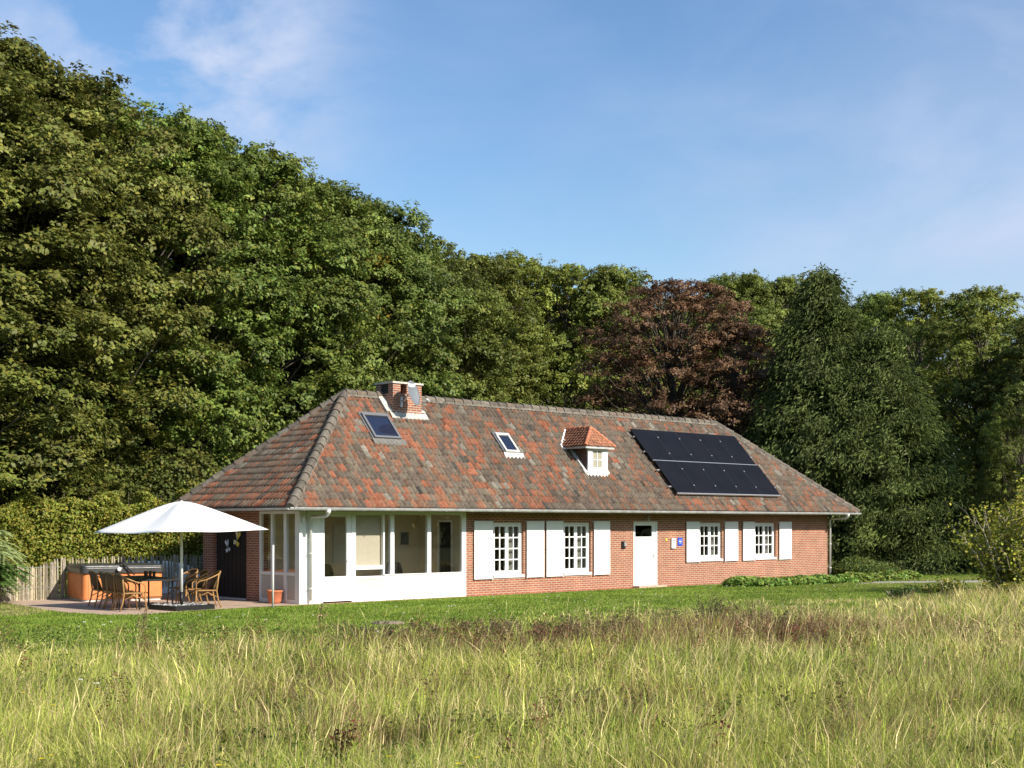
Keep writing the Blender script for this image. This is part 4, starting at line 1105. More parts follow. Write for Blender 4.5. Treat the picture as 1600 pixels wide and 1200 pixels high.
oaks = [broad_tree(100+k, 17., 4.7, base=b, yel=y) for k, (b, y) in enumerate([((.132, .172, .036), .06), ((.150, .186, .038), .08), ((.112, .152, .034), .05), ((.158, .178, .040), .09)])]
oaks.append(broad_tree(207, 17., 4.7, base=(.185, .215, .042), yel=.10, nb=150, nl=420, lsize=.165, low=.16))     # thinner crown that lets sky through
yblob = None
def px_tree(px, z, topy): return (px-800)/2098*z, z, 2.1+(817.3-topy)/2098*z
used = [0]*5
OAKS = [ # (px, depth, top px, variant, width factor, label)
    (-150, 41, 60, 1, 1.1, None), (-30, 44, 70, 3, 1.05, 'tallest broadleaf tree, yellowing, at the left edge of the photo behind the hedge'),
    (95, 46.5, 122, 3, .95, 'tall yellow green tree second from the left edge, behind the hedge'),
    (205, 49, 172, 1, .95, 'tall green tree behind the gap between sumac and parasol'),
    (310, 52, 205, 0, .95, 'tall green tree rising straight above the parasol'),
    (405, 55, 240, 1, .95, 'tall dense green tree above the left end of the roof'),
    (490, 58, 292, 0, .9, 'dense green tree above the left hip of the roof'),
    (575, 62, 325, 2, .9, 'dark dense green tree just left of the chimney'),
    (655, 66, 372, 0, .9, 'dense green tree behind the chimney'),
    (735, 72, 402, 1, .85, 'green tree behind the ridge just right of the chimney'),
    (800, 76, 402, 4, .9, 'airy green tree behind the ridge above the small skylight'),
    (880, 78, 418, 4, .85, 'airy green tree behind the ridge above the dormer'),
    (955, 78, 420, 3, .8, 'light green tree pressed against the left of the copper beech'),
    (1150, 82, 432, 3, .85, 'light green tree showing between copper beech and spruce'),
    (1225, 84, 438, 1, .8, 'light green tree behind the left shoulder of the spruce'),
    (1365, 84, 462, 1, .7, 'green tree behind the right shoulder of the spruce'),
    (1435, 74, 455, 4, .85, 'airy green tree right of the spruce'),
    (1530, 70, 455, 4, .95, 'broad airy green tree at the right above the yellowing shrub'),
    (1640, 66, 500, 3, 1.0, 'green tree at the right edge of the photo'),
    (1575, 58, 640, 3, .6, 'smaller yellow green tree standing behind the yellowing shrub'),
    (1600, 54, 600, 1, .7, 'smaller green tree at the right edge in front of taller ones'),
]
BACK = [(60, 56, 130, 2), (170, 60, 190, 0), (290, 64, 240, 2), (420, 68, 280, 2), (530, 72, 340, 0), (640, 78, 400, 2), (750, 90, 440, 2), (870, 92, 455, 0), (960, 92, 450, 2), (1060, 92, 470, 0), (1150, 96, 455, 2), (1250, 96, 460, 0), (1350, 96, 490, 2), (1700, 80, 520, 0), (1455, 92, 500, 0), (1560, 92, 500, 2), (1780, 60, 480, 3)]
for i, (px, z, ty, v, wf, lb) in enumerate(OAKS):
    X, Y, H = px_tree(px, z, ty); s = H/17.
    troot = plant_from(oaks[v], 'broadleaf_tree', (X, Y, 0), random.uniform(0, 6.28), (s*wf*1.05, s*wf*1.05, s),
        lb or 'tall green tree left of the photo edge behind the hedge', 'tree', 'tall broadleaf trees behind the house', first=True)
    for (ox, oy, r_) in {490: [(480, 395, .45)], 575: [(568, 488, .5), (585, 410, .35)]}.get(px, []):   # a spray of leaves already turned orange
        zz = z - 4.2; cw = Vector(((ox-800)/2098*zz, zz, 2.1+(817.3-oy)/2098*zz))
        cl_ = Matrix.LocRotScale(troot.location, troot.rotation_euler, troot.scale).inverted() @ cw
        rg_ = np.random.default_rng(ox); n_ = 150; pp_ = np.array(cl_) + rg_.normal(0, 1, (n_, 3))*np.array([r_, r_, r_*.35])
        V_, F_ = leaves(pp_, rg_.normal(0, .6, (n_, 3))+np.array([0, 0, .6]), rg_.uniform(.13, .22, n_), rg_)
        np_mesh('orange_leaf_spray', V_, F_, M['leaf'], np.repeat(leafcol(n_, rg_, (.55, .30, .05), .2, .2, (.5, .4, .06)), 4, axis=0), troot)
BL = ['above the tub', 'above the tip of the parasol', 'above the left eave', 'above the left hip', 'above the large skylight', 'over the chimney', 'over the gap right of the chimney', 'over the small skylight', 'left of the beech', 'behind the beech top', 'right of the beech top', 'behind the spruce tip', 'right of the spruce', 'beyond the right photo edge', 'behind the airy tree right of the spruce', 'behind the broad airy tree at the right', 'low down at the right photo edge']
for i, (px, z, ty, v) in enumerate(BACK):
    X, Y, H = px_tree(px, z, ty); s = H/17.
    plant_from(oaks[v], 'broadleaf_tree', (X, Y, 0), random.uniform(0, 6.28), (s*1.1, s*1.1, s),
        'dark second row tree glimpsed ' + BL[i], 'tree', 'broadleaf trees of the second row', first=True)

# copper beech
X, Y, H = px_tree(1055, 63, 440)
cb = broad_tree(301, H, 4.7, base=(.18, .112, .056), nb=520, nl=400, lsize=.12, low=.12, mname='brown', blob=(.45, .95), yel=.3, yc=(.27, .165, .06), bark='bark', topy=.6, flat=.42)
plant_from(cb, 'copper_beech', (X, Y, 0), 1.0, (1, 1, 1), 'copper beech with red brown leaves behind the right half of the roof', 'tree', first=True)
X, Y, H = px_tree(1150, 61, 505)
cb2 = broad_tree(302, H, 3.0, base=(.18, .112, .056), nb=240, nl=420, lsize=.12, low=.12, mname='brown', blob=(.45, .95), yel=.3, yc=(.27, .165, .06), bark='bark', topy=.5, flat=.5)
plant_from(cb2, 'copper_beech', (X, Y, 0), 2.0, (1, 1, 1), 'lower red brown beech between the tall copper beech and the spruce', 'tree', first=True)

# spruce: tiers of drooping boughs
def spruce(seed, H, Rm, base=(.125, .160, .045), n_b=300):
    rg = np.random.default_rng(seed); mb = MB(); P = []; Nn_ = []; T = []; SZ = []; CC = []
    mb.tube([(0, 0, 0), (.05, 0, H*.5), (0, 0, H*.99)], [.28, .16, .02], 8, caps=False)
    for i in range(n_b):
        f = (i+rg.random())/n_b; f = f**1.1; z = H*(.02+.96*f)
        prof = Rm*(1-f)**.92*(1.0 if f > .12 else .8+1.6*f)
        a = rg.random()*6.283; Lb = prof*rg.uniform(.72, 1.08)+.25
        dr = np.array([math.cos(a), math.sin(a), 0]); droop = -.20-.25*(1-f)
        K = max(4, int(Lb/.24)); sd = np.array([-dr[1], dr[0], 0])
        pts = []
        for k in range(K+1):
            t = k/K; p = np.array([0, 0, z]) + dr*Lb*t + np.array([0, 0, Lb*(droop*t + .22*t*t)])
            pts.append(p)
        if i % 2 == 0: mb.tube([tuple(p) for p in pts[::max(1, K//3)]], .02, 4, caps=False)
        tone = math.exp(rg.normal(0, .22))
        for k in range(1, K+1):
            if k/K < .25: continue
            for m_ in range(34):
                off = rg.normal(0, .30, 3)*np.array([1, 1, .55]); off[2] -= abs(rg.normal(0, .16))
                q = pts[k] + off
                dirv = dr*.55 + sd*rg.normal(0, .6) + np.array([0, 0, -.55+rg.normal(0, .35)])
                P.append(q); T.append(dirv); SZ.append(rg.uniform(.13, .30)); CC.append(np.array(base)*tone*math.exp(rg.normal(0, .22)) + (np.array([.02, .018, 0]) if rg.random() < .25 else 0))
    # leader
    for k in range(40):
        z = H*(.93+.075*k/40); a = rg.random()*6.283; r = .22*(1-k/40)+.02
        P.append(np.array([math.cos(a)*r*.5, math.sin(a)*r*.5, z])); T.append(np.array([math.cos(a)*.6, math.sin(a)*.6, .7])); SZ.append(.22); CC.append(np.array(base))
    P = np.array(P); T = np.array(T); T /= np.linalg.norm(T, axis=1)[:, None]; SZ = np.array(SZ)[:, None]; CC = np.array(CC); N = len(P)
    Vv = []; 
    w1 = np.cross(T, unit(rg, N)); w1 /= np.linalg.norm(w1, axis=1)[:, None]; w2 = np.cross(T, w1)
    for wv in (w1, w2):
        V = np.empty((N, 4, 3)); V[:, 0] = P; V[:, 1] = P+T*SZ*.55+wv*SZ*.11; V[:, 2] = P+T*SZ; V[:, 3] = P+T*SZ*.5-wv*SZ*.11; Vv.append(V.reshape(-1, 3))
    V = np.concatenate(Vv); F = np.arange(len(V)).reshape(-1, 4); C = np.concatenate([np.repeat(CC, 4, axis=0)]*2)
    return mb.build('trunk', M['bark'], None), np_mesh('crown', V, F, M['needle'], C)
X, Y, H = px_tree(1285, 58, 418); sp1 = spruce(401, H, 5.5, base=(.105, .145, .036), n_b=560)
plant_from(sp1, 'spruce', (X, Y, 0), 0, (1, 1, 1), 'tall dark green spruce with a pointed top right of the house', 'tree', first=True)
X, Y, H = px_tree(1380, 57, 510); sp2 = spruce(402, H, 4.9, base=(.115, .148, .036), n_b=360)
plant_from(sp2, 'spruce', (X, Y, 0), 0, (1, 1, 1), 'rounded olive green spruce to the right of the pointed one', 'tree', first=True)

# bushes: shared generator for hedge / undergrowth / shrubs
def bush_mesh(seed, cen_fn, N, size, base, nrm_up=.6, yel=.1, yc=(.28, .25, .04), name='foliage', m='leaf', var=.22, out=None):
    rg = np.random.default_rng(seed); p = cen_fn(rg, N); c0_ = p.mean(axis=0)
    o_ = (p - c0_); o_[:, 2] *= .5; o_ /= np.maximum(.01, np.linalg.norm(o_, axis=1))[:, None]
    nr = o_*.5 + rg.normal(0, .6, (len(p), 3)) + np.array([0, 0, nrm_up])
    if out is not None: nr += np.array(out)
    V, F = leaves(p, nr, rg.uniform(.7, 1.3, len(p))*size, rg)
    cc = leafcol(len(p), rg, base, var, yel, yc)
    return np_mesh(name, V, F, M[m], np.repeat(cc, 4, axis=0))
# hedge along behind the fence
ha, hb = Vector((-20, 36.6, 0)), Vector((-7.0, 44.5, 0)); hl = (hb-ha).length; ht = (hb-ha)/hl; hn = Vector((ht.y, -ht.x, 0))
def hedge_fn(rg, N):
    s = rg.random(N)*hl; top = 2.05 + .9*vnoise(s, s*0, 1.7, 2, 2) + .75*vnoise(s, s*0, .32, 3)**2
    z = rg.random(N)**.75*top; face = rg.random(N)
    dpt = np.where(face < .72, -.6+rg.normal(0, .2, N) - .75*(vnoise(s, z, .8, 4, 2)-.5), rg.uniform(-.5, .5, N)); z = np.where(face < .72, z, top - rg.random(N)**2*.35)
    x = ha.x + ht.x*s - hn.x*dpt*1.0; y = ha.y + ht.y*s - hn.y*dpt
    return np.stack([x - ha.x, y - ha.y, z], 1)
hed = empty('hedge', ha, 0, label='tall loose yellow green hedge running behind the paling fence', cat='hedge')
o = bush_mesh(501, hedge_fn, 85000, .095, (.22, .27, .042), .45, .25, (.50, .40, .07), out=(-hn.x*-.5, hn.y*.5, 0)); o.parent = hed
mb = MB(); rgx = np.random.default_rng(5)
for k in range(70):
    s = rgx.random()*hl; limb(mb, (ht.x*s, ht.y*s, 0), (ht.x*s+rgx.normal(0, .2), ht.y*s+rgx.normal(0, .2), 2.6+rgx.random()*.5), .03, .008, rgx, 4)
mb.build('stems', M['bark'], hed)
# undergrowth between hedge and trees and behind the house
def under(rg, N, cx, cy, rx, ry, h):
    a = rg.random(N)*6.283; f = rg.random(N)**.5; x = np.cos(a)*f*rx; y = np.sin(a)*f*ry
    top = h*(1-.6*f**2)*(.75+.45*vnoise(x+cx+50, y+cy, 1.1, 4, 2)); z = top*(1-rg.random(N)**2*.9)
    return np.stack([x, y, z], 1)
ub = [(-21, 43, 3.2, 3.8, 'dark shrub behind the hedge at the left edge'), (-16, 43.6, 3.4, 4.2, 'dark shrub behind the hedge above the low fence'), (-12.2, 45.5, 3.2, 4.6, 'dark shrub behind the hedge left of the parasol top'), (-8.5, 47, 3.0, 4.4, 'dark shrub behind the hedge where it meets the roof'),
      (2.5, 62, 3.6, 5.4, 'green shrub showing just above the ridge left of the beech'), (-2.6, 60, 3.2, 5.0, 'green shrub showing just above the ridge right of the chimney'), (22.5, 54.5, 2.4, 3.2, 'dark green shrub at the foot of the spruce'), (13.4, 51, 1.3, .8, 'dark green shrub beside the right corner of the house')]
for k, (x, y, r, h, lb) in enumerate(ub):
    t = empty('shrub', (x, y, 0), 0, label=lb, cat='shrub', group='dark shrubs under the trees')
    o = bush_mesh(600+k, lambda rg, N: under(rg, N, x, y, r, r*.8, h), 16000, .13, (.115, .15, .036), .6, .06); o.parent = t
    mb = MB()
    for q in range(9): limb(mb, (0, 0, 0), (rgx.normal(0, r*.4), rgx.normal(0, r*.4), h*.75), .04, .01, rgx, 4)
    mb.build('stems', M['bark'], t)
# border plants by the right corner of the house
spotsb = [(15.9, -1.4), (16.3, -1.6), (17.1, -1.75), (17.9, -1.8), (18.8, -1.9), (19.7, -2.0), (20.7, -2.1), (21.8, -2.0), (22.9, -1.9), (24.3, -1.9), (25.3, -1.9)]
for k, (u, v) in enumerate(spotsb):
    p = hw(u, v-.5); r = random.uniform(.5, .7); h = random.uniform(.26, .38)
    t = empty('border_plant', p, 0, label=None, cat='plant', group='leafy border plants along the foot of the brick wall')
    t['label'] = 'low large leaved border plant, ' + ['leftmost, under the third window', 'second from the left', 'third from the left', 'fourth from the left', 'fifth, under the last shutter', 'just right of the last shutter', 'in the middle of the blank brick stretch', 'left of the corner downpipe', 'in front of the corner downpipe', 'next to last on the right', 'last on the right'][k]
    o = bush_mesh(700+k, lambda rg, N: under(rg, N, u, v, r, r*.8, h), 560, .15, (.19, .29, .055), .9, .2, (.34, .33, .07)); o.parent = t
    mb = MB()
    for q in range(12): limb(mb, (0, 0, 0), (rgx.normal(0, r*.4), rgx.normal(0, r*.4), h*.7), .008, .004, rgx, 4, 2)
    mb.build('stems', M['green'], t)
# yellowing many-stemmed shrub at the right
def many_stem(x, y, h, r, ns, nleaf, seed, base, lbl, name='tall_shrub', cat='shrub', lsize=.11, yel=.35, spread=1.0):
    rg = np.random.default_rng(seed); t = empty(name, (x, y, 0), 0, label=lbl, cat=cat); mb = MB(); P = []
    for i in range(ns):
        a = rg.random()*6.283; b = rg.random()**.6*r*.25; tip = rg.random()**.6*r
        hh = h*rg.uniform(.45, 1.0)*(1-.35*(tip/r)**2)
        p0 = np.array([math.cos(a)*b, math.sin(a)*b, 0]); p1 = p0*1.8+np.array([math.cos(a)*tip*.35, math.sin(a)*tip*.35, hh*.5])+rg.normal(0, .08, 3); p2 = np.array([math.cos(a)*tip, math.sin(a)*tip, hh])
        pts = [tuple((1-f)**2*p0 + 2*f*(1-f)*p1 + f*f*p2) for f in np.linspace(0, 1, 7)]
        pts = [tuple(np.array(q)+rg.normal(0, .025, 3)*(k > 0)) for k, q in enumerate(pts)]
        mb.tube(pts, [.040-.0048*k for k in range(7)], 5, caps=False)
        for j in range(7):
            f = rg.uniform(.3, .95); b0 = np.array(pts[int(f*6)]); tipb = b0 + (rg.normal(0, .32, 3)+np.array([0, 0, .35]))*min(1, h/3)
            limb(mb, b0, tipb, .011, .004, rg, 4, 3); 
            for q in range(3): P.append(b0*(1-q/2.)+tipb*(q/2.))
        P.append(np.array(pts[-1]))
    P = np.array(P)
    idx = rg.integers(0, len(P), nleaf); c = P[idx] + rg.normal(0, .16*max(.4, min(1, h/3)), (nleaf, 3)); c = c[c[:, 2] > .15]
    V, F = leaves(c, rg.normal(0, .6, (len(c), 3))+np.array([0, 0, .6]), rg.uniform(.7, 1.3, len(c))*lsize, rg)
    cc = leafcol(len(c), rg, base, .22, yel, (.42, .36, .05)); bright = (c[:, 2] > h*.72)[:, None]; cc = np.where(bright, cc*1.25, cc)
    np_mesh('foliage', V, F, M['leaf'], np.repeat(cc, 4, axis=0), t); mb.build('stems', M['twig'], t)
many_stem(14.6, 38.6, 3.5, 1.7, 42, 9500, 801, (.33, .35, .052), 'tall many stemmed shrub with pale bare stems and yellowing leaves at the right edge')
many_stem(16.3, 40.0, 3.6, 1.8, 30, 12000, 803, (.26, .27, .045), 'yellowing shrub just behind the many stemmed one at the right edge')
many_stem(12.0, 37.3, .7, .6, 12, 1400, 804, (.14, .18, .035), 'small low leafy bush in the grass left of the tall right hand shrub', 'low_bush', 'bush', .08)
many_stem(13.2, 36.4, .55, .8, 12, 1800, 805, (.17, .20, .04), 'bright yellow green bush at the foot of the tall right hand shrub', 'low_bush', 'bush', .08, .5)
many_stem(10.4, 35.9, .42, .4, 8, 700, 806, (.06, .10, .03), 'small dark leafy weed standing alone in the grass before the border plants', 'low_bush', 'bush', .08, .1)

# sumac at the left edge: arching feathery leaves
t = empty('sumac', (-13.5, 34.2, 0), 0, label='soft pale green sumac with feathery arching leaves at the left edge', cat='shrub')
rg = np.random.default_rng(9); mb = MB(); P = []; T = []; CC = []
for i in range(26):
    a = rg.random()*6.283; r = rg.random()**.7*.8; h = rg.uniform(.5, 2.2)*(1-.25*r)
    tip = np.array([math.cos(a)*r, math.sin(a)*r, h]); limb(mb, (0, 0, 0), tip, .035, .015, rg, 5)
    for j in range(20):
        b = rg.random()*6.283; ln = rg.uniform(.38, .62); base = np.array([math.cos(b), math.sin(b), 0]); up = rg.uniform(.1, .9)
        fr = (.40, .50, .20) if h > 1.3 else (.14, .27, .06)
        for k in range(13):
            f = (k+1)/13; q = tip + base*ln*f + np.array([0, 0, ln*(up*f - .75*f*f)])
            sd = np.cross(base, [0, 0, 1])
            for sg in (-1, 1):
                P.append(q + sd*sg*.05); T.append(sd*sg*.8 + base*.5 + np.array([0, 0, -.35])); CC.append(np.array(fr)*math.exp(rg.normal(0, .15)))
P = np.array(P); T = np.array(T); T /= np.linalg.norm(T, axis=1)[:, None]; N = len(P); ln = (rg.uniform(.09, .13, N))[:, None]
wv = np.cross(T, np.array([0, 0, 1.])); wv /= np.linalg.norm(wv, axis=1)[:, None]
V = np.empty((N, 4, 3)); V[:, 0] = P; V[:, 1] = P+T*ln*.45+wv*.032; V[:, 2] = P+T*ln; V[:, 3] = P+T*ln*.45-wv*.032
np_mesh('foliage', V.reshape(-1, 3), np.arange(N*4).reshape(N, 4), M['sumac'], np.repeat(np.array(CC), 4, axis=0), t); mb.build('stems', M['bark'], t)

# ------------------------------------------------------------------ grass
def house_uv(x, y):
    dx, dy = x-P0.x, y-P0.y; return dx*UX+dy*UY, -dx*UY+dy*UX
def blades(x, y, h, w_, lean, col, rg, name, lbl):
    """curved three-sided blades: 5 verts, 3 triangles"""
    N = len(x); a = rg.random(N)*2*np.pi; ca, sa = np.cos(a), np.sin(a)
    b = 6.28*vnoise(x, y, .8, 3, 2)*1.8 + rg.normal(0, 1.3, N); lx = np.cos(b)*lean*h; ly = np.sin(b)*lean*h
    V = np.empty((N, 5, 3))
    z0 = np.zeros(N)
    V[:, 0] = np.stack([x-ca*w_, y-sa*w_, z0], 1); V[:, 1] = np.stack([x+ca*w_, y+sa*w_, z0], 1)
    V[:, 2] = np.stack([x-ca*w_*.75+lx*.33, y-sa*w_*.75+ly*.33, h*.6], 1); V[:, 3] = np.stack([x+ca*w_*.75+lx*.33, y+sa*w_*.75+ly*.33, h*.6], 1)
    V[:, 4] = np.stack([x+lx, y+ly, h*(1-.35*lean**2)], 1)
    F = (np.arange(N)*5)[:, None, None] + np.array([[0, 1, 3], [0, 3, 2], [2, 3, 4]])[None]
    o = np_mesh(name, V.reshape(-1, 3), F.reshape(-1, 3), M['grass'], np.repeat(col, 5, axis=0))
    tag(o, lbl, 'grass', kind='stuff'); return o
rg = np.random.default_rng(77)
# meadow
N = 1000000
yy = 8.8 + (36-8.8)*rg.random(N)**1.15; xx = (rg.random(N)-.5)*(2*(.385*yy+5.0)) + .0
u, v = house_uv(xx, yy)
edge = -10.6 - 1.3*vnoise(u, v, 3.1, 5, 2) - .8*np.clip((u-0)/8, 0, 1) + 2.4*np.clip(-(u+1)/6, 0, 1) 
edge = edge + 1.2*np.clip((u+3)/5, 0, 1) + 1.3*np.clip((u-6)/8, 0, 1)
edge = edge + 1.7
keepm = (v < edge + rg.normal(0, .5, N)) | ((v < edge + 3.2*vnoise(xx, yy, 1.2, 4, 2)) & (rg.random(N) < .22))
xx, yy, u, v = xx[keepm], yy[keepm], u[keepm], v[keepm]
edge = edge[keepm]
cl = np.clip(vnoise(xx, yy, .75, 0, 2)*1.9-.45, 0, 1); big = vnoise(xx, yy*.7, 3.2, 1, 2); mid = vnoise(xx, yy, 1.3, 2, 2)
kp = rg.random(len(xx)) < (.45 + .75*cl); xx, yy, u, v, cl, big, mid, edge = [q[kp] for q in (xx, yy, u, v, cl, big, mid, edge)]
N = len(xx)
h = (.10+.27*cl*vnoise(xx, yy, .28, 6, 1)**.6 + .13*big)*np.exp(rg.normal(0, .42, N)); near = np.clip((edge - v)/5.5, .24, 1); h = np.minimum(h*near, .62)
wd = (.0022+.0052*rg.random(N)**1.8)*.9*np.clip(yy/14, .85, 2.2)
lean = np.clip(rg.gamma(2.2, .24, N)*(.6+1.1*vnoise(xx, yy, .9, 7, 2)), 0, 1.4)
g1 = np.array([.22, .31, .042]); g2 = np.array([.60, .60, .135]); g3 = np.array([.68, .55, .27]); g4 = np.array([.26, .165, .085])
mixv = np.clip(.2+.9*(big-.35)+rg.normal(0, .25, N), 0, 1)[:, None]
col = g1*(1-mixv)+g2*mixv
st = rg.random(N) < (.22 + .55*np.clip(mid-.45, 0, 1) + .35*np.clip((xx-1)/9, 0, .6)*np.clip((yy-14)/10, 0, 1)); col[st] = g3*np.exp(rg.normal(0, .2, (st.sum(), 1)))
bz = (np.exp(-((xx-1.2)/2.2)**2-((yy-21.4)/1.9)**2) + np.exp(-((xx-4.4)/2.6)**2-((yy-23.6)/2.2)**2) + .8*np.exp(-((xx+2.0)/1.8)**2-((yy-21.4)/1.5)**2) + .5*(vnoise(xx+9, yy, 1.7, 7, 2) > .62))
br = rg.random(N) < .62*bz*(.4+1.1*vnoise(xx, yy, .5, 5, 2)); col[br] = g4*np.exp(rg.normal(0, .25, (br.sum(), 1)))
col *= np.exp(rg.normal(0, .30, (N, 1)))*(.62+.76*vnoise(xx, yy, .5, 4, 3))[:, None]
blades(xx, yy, h, wd, lean, col, rg, 'meadow_grass', 'long uncut meadow grass, green mixed with straw, across the foreground')
print('meadow blades', N)
# tall seed stalks
N = 1000; yy = 9.5+16*rg.random(N)**1.1; xx = (rg.random(N)-.5)*(2*(.385*yy+2.0)); u, v = house_uv(xx, yy); ok = (v < -10.5) & (vnoise(xx, yy, 1.5, 6, 2) > .45); xx, yy = xx[ok], yy[ok]; N = len(xx)
P_ = []; C_ = []
hh = rg.uniform(.45, .85, N); b = rg.normal(.4, .9, N); le = rg.uniform(.08, .38, N)
Vs = np.empty((N, 8, 3)); w_ = .0016
for i, (f, ww) in enumerate([(0, 1), (.78, .8), (.88, 2.5), (1.0, .6)]):
    cx = xx+np.cos(b)*le*hh*f**1.8; cy = yy+np.sin(b)*le*hh*f**1.8; z = hh*f*(1-.12*le*f)
    Vs[:, 2*i] = np.stack([cx-w_*ww, cy, z], 1); Vs[:, 2*i+1] = np.stack([cx+w_*ww, cy+w_*ww*.6, z], 1)
F = (np.arange(N)*8)[:, None, None] + np.array([[0, 1, 3, 2], [2, 3, 5, 4], [4, 5, 7, 6]])[None]
cc = np.array([.46, .38, .17])*np.exp(rg.normal(0, .3, (N, 1)))
o = np_mesh('seed_stalks', Vs.reshape(-1, 3), F.reshape(-1, 4), M['grass'], np.repeat(cc, 8, axis=0)); tag(o, 'thin straw coloured seed stalks standing above the meadow grass', 'grass', kind='stuff')
# lawn blades
N = 840000; uu = -16 + 49*rg.random(N); vv = -14 + 22*rg.random(N)
X_ = P0.x+uu*UX-vv*UY; Y_ = P0.y+uu*UY+vv*UX
edge = -11.0-1.0*vnoise(uu, vv, 3.1, 5, 2) + 1.2*np.clip((uu+3)/5, 0, 1)
inpat = np.zeros(len(uu), bool)
poly = np.array(pat + [(p.x, p.y) for p in back]); xj, yj = poly[-1]
for xi, yi in poly:
    c_ = ((yi > Y_) != (yj > Y_)) & (X_ < (xj-xi)*(Y_-yi)/(yj-yi+1e-12)+xi); inpat ^= c_; xj, yj = xi, yi
ok = (vv > edge-1.5) & ((vv < -.48) | (uu < -4.2)) & ~inpat & (np.abs(X_) < .40*Y_+5.0) & (np.abs((Y_-46.0)-(X_-8)*.18-.4) > 1.0)
X_, Y_, uu, vv = X_[ok], Y_[ok], uu[ok], vv[ok]; N = len(X_)
h = .035+.035*rg.random(N)+.05*np.clip((-8-vv)/3, 0, 1)
bb = vnoise(X_, Y_, 1.4, 2, 3)[:, None]; col = np.array([.13, .21, .024])*(1-bb)+np.array([.30, .37, .060])*bb; dry = ((rg.random(N) < .10 + .35*np.clip((uu-15)/8, 0, 1)) & (vv < -3)); col[dry] = (.36, .32, .12)
left = (X_ < -10.9) & (Y_ > 30); dl = left & (rg.random(N) < .6); col[dl] = (.38, .33, .14)
blades(X_, Y_, h, .006+.006*rg.random(N), np.clip(rg.gamma(2, .3, N), 0, 1.2), col*np.exp(rg.normal(0, .18, (N, 1))), rg, 'lawn_grass', 'short bright green mown grass in front of the house')

# weeds: brown seed-headed clumps and docks
M['wstem'] = mat('dry brown stem', (.14, .10, .055), .9, noise=.3)
def weed(x, y, h, n, c1, c2, lbl, name='brown_weed', cat='weed', sp=.25, seed=0, big=1.0):
    rg = np.random.default_rng(seed); t = empty(name, (x, y, 0), 0, label=lbl, cat=cat); mb = MB(); P = []
    for i in range(n):
        a = rg.random()*6.28; r = rg.random()**.5*sp; hh = h*rg.uniform(.6, 1); tip = np.array([math.cos(a)*r*1.4, math.sin(a)*r*1.4, hh]); p0 = np.array([math.cos(a)*r*.5, math.sin(a)*r*.5, 0])
        limb(mb, p0, tip, .006, .003, rg, 4, 3)
        for k in range(46): f = rg.uniform(.35, 1.0); P.append(p0*(1-f)+tip*f + rg.normal(0, .028*big, 3))
    P = np.array(P); V, F = leaves(P, rg.normal(0, 1, (len(P), 3)), rg.uniform(.018, .038, len(P))*big, rg)
    fz = (P[:, 2]/h)[:, None]; cc = (np.array(c2)*fz+np.array(c1)*(1-fz))*np.exp(rg.normal(0, .25, (len(P), 1)))
    np_mesh('seed_heads', V, F, M['grass'], np.repeat(cc, 4, axis=0), t); mb.build('stems', M['wstem'], t)
weed(-1.34, 10.6, .52, 6, (.07, .12, .03), (.13, .03, .025), 'dark red dock spike at the bottom of the photo left of centre', 'dock', 'dock', .05, 1, 1.5)
weed(-2.2, 20.7, .45, 5, (.10, .12, .04), (.16, .06, .04), 'dark brown dock in the meadow below the textured sunroom panel', 'dock', 'dock', .1, 2, 1.4)
weed(-3.36, 23.6, .74, 2, (.26, .22, .10), (.30, .20, .11), 'tall brown flower spike at the lawn edge before the sunroom door', 'flower_spike', 'weed', .05, 3, 1.5)
weed(-6.64, 24.1, .56, 3, (.26, .24, .10), (.30, .20, .12), 'brown flower spike in the grass below the parasol', 'flower_spike', 'weed', .06, 4, 1.5)
wp = [(1.45, 22.4, .62, 34, .55, 'large brown weed clump in the meadow below the intercom'), (.75, 21.9, .5, 26, .45, 'reddish brown weed clump left of the largest one in the meadow'), (3.75, 25.4, .78, 22, .3, 'tall dark weed clump below the pair of right hand windows'), (4.45, 24.4, .66, 26, .5, 'tall brown weed clump right of the darkest one in the meadow'), (5.3, 23.2, .42, 26, .6, 'low wide russet weed clump in the meadow before the border plants'), (2.8, 24.9, .5, 20, .5, 'thin brown weed clump below the front door'), (-.9, 24.0, .40, 30, .8, 'low brown weed clump below the leftmost shutters'), (7.1, 22.4, .34, 16, .4, 'small dark weed clump in the right of the meadow'), (-2.4, 23.4, .38, 24, .6, 'low brown weed clump below the sunroom panes'), (.2, 23.4, .42, 26, .6, 'low russet weed clump below the second pair of shutters')]
for k, (x, y, h, n, s_, lb) in enumerate(wp): weed(x, y, h, n, (.15, .15, .06), [(.20, .15, .08), (.22, .10, .06), (.12, .11, .06)][k % 3], lb, sp=s_, seed=30+k, big=1.3)
# russet weeds growing through the middle of the meadow, too many to count
rg = np.random.default_rng(55); PW = []; CW = []
for k in range(300):
    q = rg.random()
    if q < .34: x, y = rg.normal(1.2, 1.7), rg.normal(21.2, 1.6)
    elif q < .62: x, y = rg.normal(4.6, 2.0), rg.normal(23.2, 1.7)
    elif q < .72: x, y = rg.normal(-2.2, 1.6), rg.normal(21.0, 1.3)
    else: y = rg.uniform(11, 24); x = rg.uniform(-.38, .38)*y
    h = rg.uniform(.24, .58); n = int(rg.uniform(50, 130)); top = np.array([x+rg.normal(0, .08), y+rg.normal(0, .08), h])
    f = rg.uniform(.25, 1, n)[:, None]; p = np.array([x, y, 0])*(1-f)+top*f + rg.normal(0, .06, (n, 3)); PW.append(p[p[:, 2] > .02])
    c = np.array([(.20, .11, .06), (.26, .17, .08), (.13, .11, .05), (.24, .09, .05)][rg.integers(0, 4)]); CW.append(np.tile(c, (len(PW[-1]), 1)))
